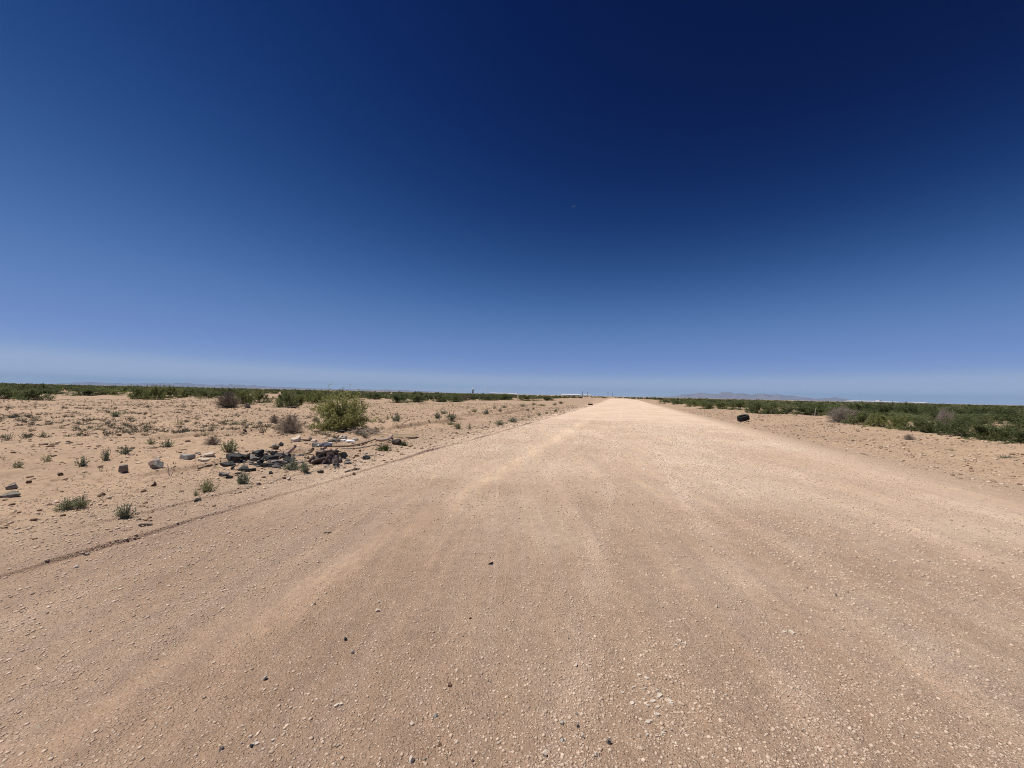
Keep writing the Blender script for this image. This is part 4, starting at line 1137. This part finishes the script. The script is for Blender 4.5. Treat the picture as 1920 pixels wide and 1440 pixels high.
# ---- tyres
def build_tyre(label, px, py, dia, width, tilt, rz=0.0, sink=0.02):
    rub = NT('tyre_rubber'); f = rub.noise(30, 3)
    mat = rub.finish(rub.ramp(f, [(0.3, (0.012, 0.012, 0.012)), (0.75, (0.030, 0.029, 0.028))]), 0.75, rub.bump(f, .3, .004), .3)
    o = empty('tyre'); tag(o, label, 'tyre', 'tyres dumped by the road')
    Rr = dia / 2; W = width / 2
    # carcass: closed ring profile, hollow inside
    prof = [(Rr * .60, -W * .80), (Rr * .72, -W * .98), (Rr * .86, -W * 1.0), (Rr * .955, -W * .90), (Rr * .975, -W * .55), (Rr * .98, 0), (Rr * .975, W * .55), (Rr * .955, W * .90),
            (Rr * .86, W * 1.0), (Rr * .72, W * .98), (Rr * .60, W * .80), (Rr * .64, W * .72), (Rr * .84, W * .82), (Rr * .91, W * .6), (Rr * .91, -W * .6), (Rr * .84, -W * .82), (Rr * .64, -W * .72)]
    n = 56; V = []; F = []
    for i in range(n):
        a = 2 * math.pi * i / n
        for r, z in prof: V.append((r * math.cos(a), r * math.sin(a), z))
    k = len(prof)
    for i in range(n):
        for j in range(k):
            F.append((i * k + j, ((i + 1) % n) * k + j, ((i + 1) % n) * k + (j + 1) % k, i * k + (j + 1) % k))
    link('carcass', mesh_np('carcass', np.array(V), np.array(F), mat, smooth=True), o)
    bm = bmesh.new()
    for row, zz in enumerate((-.68, -.23, .23, .68)):
        for i in range(44):
            a = 2 * math.pi * (i + .5 * (row % 2)) / 44
            vs = boxmesh(bm, (0, 0, 0), (Rr * .035, Rr * .105, W * .36))
            bmesh.ops.rotate(bm, verts=vs, cent=(0, 0, 0), matrix=Matrix.Rotation(.25 * (1 if row % 2 else -1), 3, 'X'))
            bmesh.ops.translate(bm, verts=vs, vec=(Rr * .985, 0, zz * W))
            bmesh.ops.rotate(bm, verts=vs, cent=(0, 0, 0), matrix=Matrix.Rotation(a, 3, 'Z'))
    from_bm('tread', bm, mat, o)
    for s in (-1, 1):
        bm = bmesh.new(); vv = []
        for i in range(n):
            a = 2 * math.pi * i / n
            vv.append([bm.verts.new((Rr * r * math.cos(a), Rr * r * math.sin(a), s * W * z)) for r, z in ((.585, .76), (.585, .84), (.64, .90), (.64, .80))])
        for i in range(n):
            A, B = vv[i], vv[(i + 1) % n]
            for j in range(4): bm.faces.new((A[j], A[(j + 1) % 4], B[(j + 1) % 4], B[j]))
        bmesh.ops.recalc_face_normals(bm, faces=bm.faces)
        from_bm('bead', bm, mat, o)
    x, y, z = at(px, py)
    o.location = (x, y + Rr * .6, top(x, y + Rr * .6) + W * math.cos(tilt[1]) + Rr * abs(math.sin(tilt[1])) - sink)
    o.rotation_euler = (tilt[0], tilt[1], rz)

# ---- crumpled carpet, hose, pipes, board, block
def build_carpet():
    px, py = 605, 870; m = mpp(px, py); W, D, H = 58 * m, 42 * m, 29 * m
    n = 130; s = np.linspace(-1, 1, n); X, Y = np.meshgrid(s, s, indexing='ij')
    r = np.sqrt(X ** 2 + Y ** 2); a = np.arctan2(Y, X)
    wob = 1 + .18 * fbm(np.cos(a) * 1.3, np.sin(a) * 1.3, 501, 3)
    dome = np.clip(1 - (r / wob) ** 2.2, 0, 1) ** .6
    # sagging folds: sharp valleys between rounded rolls
    q = fbm(X * 1.3 + 4, Y * 1.3, 503, 3) * 3.2
    roll = np.abs(np.sin((X * 2.6 + Y * 1.5) * 1.7 + q * 2.4)); roll2 = np.abs(np.sin((X * 1.2 - Y * 2.7) * 2.0 + q * 1.8 + 1))
    fold = np.minimum(roll, roll2) ** .6
    Z = dome * (0.38 + 0.60 * fold + .45 * fbm(X * 1.6, Y * 1.6, 507, 4)) * H * 1.15
    Xo = X * W / 2 * wob + .05 * fbm(X * 3, Y * 3, 508, 3); Yo = Y * D / 2 * wob + .05 * fbm(X * 3 + 9, Y * 3, 509, 3)
    x0, y0, z0 = at(px, py); y0 += D * .40
    gz = ground_h(Xo + x0, Yo + y0)
    Z = Z + gz - np.where(dome <= 0.02, .02, -0.002)
    V = np.stack([Xo, Yo, Z - z0], -1).reshape(-1, 3)
    i = np.arange(n - 1)[:, None]; j = np.arange(n - 1)[None]
    F = np.stack([i * n + j, (i + 1) * n + j, (i + 1) * n + j + 1, i * n + j + 1], -1).reshape(-1, 4)
    k = NT('carpet'); f = k.noise(7, 3); fi = k.noise(90, 3)
    c = k.ramp(f, [(0.38, (0.065, 0.045, 0.040)), (0.52, (0.13, 0.098, 0.088)), (0.66, (0.33, 0.275, 0.25))])
    c = k.mix(c, k.ramp(fi, [(.3, .6), (.7, 1.05)]), .6, 'MULTIPLY')
    mat = k.finish(c, .95, k.bump(fi, .8, .006), .1)
    o = empty('crumpled_carpet', (x0, y0, z0)); tag(o, 'heap of crumpled mauve brown carpet in the middle of the rubble', 'carpet')
    link('heap', mesh_np('heap', V, F, mat, smooth=True), o)
    # rolled flaps hanging over the front
    g = np.random.default_rng(8)
    for (ax, az, bx, bz, th) in ((-.30, .10, .10, .42, .050), (.02, .04, .20, .56, .036), (-.46, .10, -.30, .50, .040), (-.22, .70, .20, .84, .036)):
        B = Acc(); p = []
        for t in np.linspace(0, 1, 9):
            xx = (ax + (bx - ax) * t) * W * 1.0; hh = (az + (bz - az) * t) * H
            yy = -D * .5 * math.sqrt(max(0.03, 1 - (xx / (W * .55)) ** 2 - (hh / (H * 1.05)) ** 2)) - .01 + g.normal(0, .008)
            p.append((xx, yy, hh))
        p = np.array(p); B.tube(p, th * .95, th * .55, .5, 8)
        V_, F_, T_ = B.get()
        link('fold', mesh_np('fold', V_, F_, mat, smooth=True), o)

def tube_obj(name, pts, r, mat, label, cat, group=None, k=8, hollow=False):
    B = Acc(); B.tube(np.array(pts), r, r, .5, k)
    V_, F_, T_ = B.get(); c = np.array(pts[len(pts) // 2]); V_ = V_ - c
    me = mesh_np(name, V_, F_, mat, smooth=True)
    o = link(name, me, None, tuple(c)); tag(o, label, cat, group)
    for q, e in ((0, 0), (1, -1)):
        bm = bmesh.new(); bmesh.ops.create_icosphere(bm, subdivisions=2, radius=r * .97)
        for v in bm.verts: v.co += Vector(np.array(pts[e]) - c)
        if hollow: from_bm('open_end', bm, M['asphalt'], o)
        else: from_bm('end', bm, mat, o)
    return o

def ground_path(pix, lift):
    P = []
    for (px, py, dz) in pix:
        x, y, z = at(px, py); P.append((x, y, z + lift + dz))
    P = np.array(P); t = np.linspace(0, len(P) - 1, (len(P) - 1) * 5 + 1)
    out = np.stack([np.interp(t, np.arange(len(P)), P[:, c]) for c in range(3)], -1)
    for _ in range(2): out[1:-1] = (out[:-2] + 2 * out[1:-1] + out[2:]) / 4
    out[:, 2] = np.maximum(out[:, 2], [float(ground_h(a, b)) + lift * .7 for a, b in out[:, :2]])
    return out

def build_misc():
    hose = stone_mat('hose_tan', (0.20, 0.145, 0.105), (0.34, 0.26, 0.195), 12)
    bent = stone_mat('pipe_grey', (0.24, 0.195, 0.165), (0.38, 0.31, 0.27), 12)
    tube_obj('hose', ground_path([(615, 838, 0), (632, 838.5, .01), (648, 838, 0), (664, 837, .01), (678, 834, .02), (692, 831, .03), (704, 827.5, .05)], .022), .024, hose, 'long tan hose snaking right from the carpet heap', 'hose')
    tube_obj('hose', ground_path([(640, 842, 0), (655, 842, 0), (672, 841, 0), (690, 838, 0), (706, 834, 0)], .012), .017, bent, 'half buried pale hose in front of the long tan one', 'hose')
    o = tube_obj('bent_pipe', ground_path([(706, 827.5, .02), (718, 828, .02), (727, 827.5, .03), (732, 825, .05), (735, 821, .06)], .03), .036, bent, 'thick bent pipe with an elbow beside the dark bag', 'pipe')
    o = tube_obj('pipe_piece', [(0, 0, 0), (.06, .03, .03), (.12, .06, .06), (.19, .09, .10)], .040, stone_mat('clay_pink', (.36, .25, .2), (.46, .34, .28), 14), 'short pinkish pipe with a dark open end in the rubble', 'pipe', hollow=True)
    x, y, z = at(541, 850); o.location = (x + .08, y, z + .10); o.rotation_euler = (0, -.35, .1)
    # grey concrete block
    px, py = 346, 863; m = mpp(px, py); bm = bmesh.new()
    boxmesh(bm, (0, 0, 4.8 * m), (25 * m, 13 * m, 9.6 * m)); bmesh.ops.bevel(bm, geom=bm.edges[:], offset=.012, segments=2, affect='EDGES')
    bmesh.ops.subdivide_edges(bm, edges=[e for e in bm.edges if e.calc_length() > .1], cuts=5, use_grid_fill=True)
    g = np.random.default_rng(2)
    for v in bm.verts: v.co += Vector(g.normal(0, .002, 3))
    o = from_bm('concrete_block', bm, stone_mat('block_grey', (.25, .245, .235), (.36, .35, .33), 40)); tag(o, 'grey oblong concrete block lying on the left sand', 'concrete block')
    put(o, px, py - 1, .01, -0.30, (0.0, -.05)); o.location.y += 7 * m
    # board
    px, py = 752, 822; m = mpp(px, py); bm = bmesh.new()
    boxmesh(bm, (0, 0, 0), (50 * m, .62, .018)); bmesh.ops.bevel(bm, geom=bm.edges[:], offset=.003, segments=1, affect='EDGES')
    k = NT('weathered_board'); f = k.noise(6, 4, .6, k.mapping((.25, 3, 1)))
    o = from_bm('board', bm, k.finish(k.ramp(f, [(.35, (.20, .145, .09)), (.65, (.34, .25, .16))]), .8)); tag(o, 'weathered ochre board lying flat behind the bent pipe', 'board')
    x, y, z = at(px, py); o.location = (x, y + .35, top(x, y + .35) + .05); o.rotation_euler = (.10, -.03, .03)
    # dark bag, cloth, scraps
    def lump(name, px, py, w, h, d, mat, label, cat, seed, dz=0.0, fold=.35):
        m = mpp(px, py); g = np.random.default_rng(seed); bm = bmesh.new(); bmesh.ops.create_icosphere(bm, subdivisions=4, radius=.5)
        for v in bm.verts:
            p = np.array(v.co); nz = float(fbm(np.array([p[0] * 3 + seed]), np.array([p[1] * 3 + p[2] * 2.3]), seed, 3)[0]); rd = float(np.abs(np.sin(p[0] * 9 + p[2] * 5 + 4 * nz)))
            p = p * (1 + nz * .6 - fold * .35 * rd); p[2] = max(p[2], -.30); v.co = Vector(p)
        z0 = min(v.co.z for v in bm.verts)
        for v in bm.verts: v.co.z -= z0
        zs = max(v.co.z for v in bm.verts)
        bmesh.ops.scale(bm, vec=(w * m, d, h * m / zs), verts=bm.verts)
        o = from_bm(name, bm, mat, None, (0, 0, 0), True); tag(o, label, cat); x, y, z = at(px, py); o.location = (x, y + d * .4, z + dz - .01); return o
    lump('bag', 741, 834, 20, 11, .3, stone_mat('bag_dark', (.045, .032, .028), (.11, .085, .075), 9), 'dark slumped bag under the elbow of the bent pipe', 'bag', 601)
    slate = stone_mat('cloth_slate', (.055, .06, .085), (.13, .135, .16), 8)
    lump('cloth', 607, 850, 27, 8, .22, slate, 'slate blue rag draped over the top of the carpet heap', 'rag', 602, .17)
    white = stone_mat('plastic_white', (.62, .62, .62), (.80, .80, .79), 10, rough=.5)
    lump('plastic_scrap', 602, 841, 20, 4, .2, white, 'white plastic strip behind the slate blue rag', 'plastic scrap', 603, .06)
    lump('plastic_scrap', 655, 830, 20, 6, .22, white, 'brightest white scrap among the litter below the bush', 'plastic scrap', 604)
    lump('plastic_scrap', 643, 828, 12, 5, .16, white, 'white scrap left of the brightest one below the bush', 'plastic scrap', 605)
    lump('plastic_scrap', 618, 833, 9, 4, .14, white, 'small white scrap behind the tan hose start', 'plastic scrap', 606)
    lump('plastic_scrap', 606, 822, 8, 4, .14, M['caliche'], 'whitish crumb on the sand left of the litter', 'scrap', 607)
    lump('plastic_scrap', 587, 828, 12, 5, .16, M['caliche'], 'whitish crumb right of the stick with the pale slab', 'scrap', 608)
    lump('cloth', 622, 829, 24, 7, .26, M['asphalt_grey'], 'grey rag among the white litter below the bush', 'rag', 609)
    lump('cloth', 641, 823, 16, 7, .2, M['greyrock'], 'pale grey crumpled paper behind the white litter', 'paper', 610)
    lump('cloth', 664, 826, 12, 5, .2, M['greyrock'], 'crumpled paper right of the brightest white scrap', 'paper', 611)
    # pale topped slab and its stick
    o = link('rubble_chunk', slab_mesh('rubble_chunk', 777, M['caliche'], (22 * mpp(556, 828), .26, 9 * mpp(556, 828)))); tag(o, 'pale topped slab propped on the sand above the rubble pile', 'rubble chunk')
    put(o, 556, 828, .0, .1, (.18, -.12))
    o = tube_obj('stick', [(0, 0, 0), (.1, .01, .005), (.2, 0, 0), (.3, .02, .005)], .022, M['bark'], 'dark stick lying right of the pale topped slab', 'stick', 'sticks')
    x, y, z = at(576, 827); o.location = (x, y, z + .03)
    # horn shaped curved strip
    B = Acc(); m = mpp(577, 853)
    P = np.array([(-16, 0, 1), (-8, 0, 1.5), (0, 0, 3), (6, .5, 6), (10, 1, 11), (11, 1, 14)]) * m
    B.tube(P, .012, .045, .5, 8); V_, F_, T_ = B.get()
    o = link('curved_strip', mesh_np('curved_strip', V_, F_, stone_mat('tan_grey', (.20, .17, .12), (.32, .28, .21), 10), smooth=True)); tag(o, 'horn shaped curved tan strip left of the carpet heap', 'strip'); o.location = at(576, 853)
    # sticks
    for (a, b, r, lab) in (((690, 855), (705, 856), .012, 'thin stick behind the lone black block'), ((697, 864), (705, 864.5), .010, 'short dark stick right of the lone black block'),
                           ((647, 886), (674, 880), .013, 'crooked dark stick beside the road rut'), ((371, 879), (397, 872), .012, 'long thin stick on the sand below the pale crumbly rock'),
                           ((261, 986), (284, 985), .012, 'brown stick above the rut at the left'), ((763, 822), (773, 821), .015, 'dark stick end right of the ochre board'),
                           ((608, 1000), (620, 999), .008, 'tiny dark twig on the road edge')):
        p0 = np.array(at(*a)) + (0, 0, r); p1 = np.array(at(*b)) + (0, 0, r); g = np.random.default_rng(int(a[0]))
        mid = [p0 + (p1 - p0) * t + np.array([0, g.normal(0, .02), abs(g.normal(0, .01))]) for t in (.33, .66)]
        tube_obj('stick', np.array([p0, mid[0], mid[1], p1]), r, M['twig'], lab, 'stick', 'sticks', 6)
    # thin pale post
    px, py = 1528, 781; m = mpp(px, py); o = empty('post'); tag(o, 'thin pale post leaning at the left end of the right thicket', 'post')
    B = Acc(); B.tube([(0, 0, -.1), (.01, 0, .3), (.05, 0, 14 * m)], .030, .024, .5, 6); V_, F_, T_ = B.get(); link('shaft', mesh_np('shaft', V_, F_, M['paletwig']), o)
    B = Acc(); B.tube([(.05, 0, 14 * m), (.055, 0, 14 * m + .03)], .034, .030, .5, 6); V_, F_, T_ = B.get(); link('cap', mesh_np('cap', V_, F_, M['paletwig']), o)
    o.location = at(px, py)
    build_tyre('black tyre leaning on the sandy bank right of the road', 1397, 791, .76, .34, (0.06, -.30), .0)
    build_tyre('black tyre lying flat at the far left of the road', 1107.5, 759.5, .80, .26, (0, 0))

# ------------------------------------------------------------------ light, sky, air
SUN_AZ, SUN_EL = -88.0, 67.0      # degrees; azimuth from the view axis, minus is left
def build_light():
    w = bpy.data.worlds.new('World'); scene.world = w; w.use_nodes = True
    nt = w.node_tree; bg = nt.nodes['Background']
    s = nt.nodes.new('ShaderNodeTexSky'); s.sky_type = 'NISHITA'; s.sun_disc = False
    s.sun_elevation = R(SUN_EL); s.sun_rotation = R(SUN_AZ)
    s.altitude = 4000; s.air_density = 0.6; s.dust_density = 0.0; s.ozone_density = 3.0
    # the contrasty, saturated rendering of a phone camera under a dry desert sky
    sc = nt.nodes.new('ShaderNodeVectorMath'); sc.operation = 'SCALE'; sc.inputs['Scale'].default_value = 0.1
    cv = nt.nodes.new('ShaderNodeRGBCurve'); cm = cv.mapping; cm.use_clip = False; cm.extend = 'HORIZONTAL'
    for c, pts in enumerate(SKY_CURVE):
        cu = cm.curves[c]
        while len(cu.points) < len(pts): cu.points.new(0.5, 0.5)
        for p, (px_, py_) in zip(cu.points, pts): p.location = (px_, py_); p.handle_type = 'AUTO_CLAMPED'
    cm.update()
    s2 = nt.nodes.new('ShaderNodeVectorMath'); s2.operation = 'SCALE'; s2.inputs['Scale'].default_value = 10.0
    nt.links.new(s.outputs[0], sc.inputs[0]); nt.links.new(sc.outputs[0], cv.inputs['Color'])
    nt.links.new(cv.outputs[0], s2.inputs[0]); nt.links.new(s2.outputs[0], bg.inputs[0])
    bg.inputs[1].default_value = 0.1
    sd = bpy.data.lights.new('sun', 'SUN'); sd.energy = 5.0; sd.angle = R(0.53); sd.color = (1.0, 0.955, 0.88)
    so = bpy.data.objects.new('sun', sd); col.objects.link(so)
    a, e = R(SUN_AZ), R(SUN_EL)
    to_sun = Vector((math.sin(a) * math.cos(e), math.cos(a) * math.cos(e), math.sin(e)))
    so.rotation_euler = to_sun.to_track_quat('Z', 'Y').to_euler()
    so.location = (-30, 10, 60)

SKY_CURVE = (
    [(0.02, 0.0001), (0.0364, 0.0007), (0.0473, 0.0050), (0.0615, 0.0215), (0.08, 0.054), (0.1039, 0.096), (0.1351, 0.137), (0.1757, 0.180), (0.2284, 0.24), (0.297, 0.36), (1.0, 0.6)],
    [(0.04, 0.001), (0.0658, 0.0078), (0.0842, 0.0255), (0.1077, 0.065), (0.1378, 0.122), (0.1764, 0.183), (0.2257, 0.231), (0.2888, 0.273), (0.3695, 0.335), (0.4729, 0.45), (1.0, 0.65)],
    [(0.10, 0.02), (0.1437, 0.062), (0.1754, 0.113), (0.2141, 0.188), (0.2613, 0.280), (0.3188, 0.378), (0.3891, 0.457), (0.4748, 0.53), (0.5795, 0.59), (0.7071, 0.64), (1.0, 0.8)])

def build_haze():
    V = np.array([(sx, sy, z) for z in (-8.0, 330.0) for sx, sy in ((-19000, -19000), (19000, -19000), (19000, 19000), (-19000, 19000))], float)
    F = np.array([(0, 3, 2, 1), (4, 5, 6, 7), (0, 1, 5, 4), (1, 2, 6, 5), (2, 3, 7, 6), (3, 0, 4, 7)])
    m = bpy.data.materials.new('haze'); m.use_nodes = True; n = m.node_tree.nodes; n.clear()
    o = n.new('ShaderNodeOutputMaterial'); v = n.new('ShaderNodeVolumePrincipled')
    v.inputs['Color'].default_value = (0.30, 0.55, 0.92, 1); v.inputs['Density'].default_value = 4.2e-5; v.inputs['Anisotropy'].default_value = 0.0
    m.node_tree.links.new(v.outputs[0], o.inputs['Volume'])
    kind(link('haze', mesh_np('haze', V, F, m)), 'stuff')

scene.view_settings.view_transform = 'Standard'; scene.view_settings.look = 'None'
scene.view_settings.exposure = 0.0; scene.view_settings.gamma = 1.0; scene.view_settings.use_curve_mapping = False
scene.cycles.use_denoising = True; scene.cycles.denoiser = 'OPENIMAGEDENOISE'; scene.cycles.denoising_input_passes = 'RGB_ALBEDO_NORMAL'; scene.cycles.denoising_prefilter = 'NONE'; scene.cycles.pixel_filter_type = 'BLACKMAN_HARRIS'; scene.cycles.filter_width = 1.0
scene.cycles.max_bounces = 6; scene.cycles.diffuse_bounces = 3; scene.cycles.volume_bounces = 0
build_light()
build_haze()
build_ground()
build_road()
build_gravel()
build_near_plants()
build_tufts()
build_shrubs()
build_scrub_mass()
build_weeds()
build_chunks()
build_crumbs()
build_caliche_patches()
build_carpet()
build_misc()
build_mountains()
build_far_buildings()
build_moon()
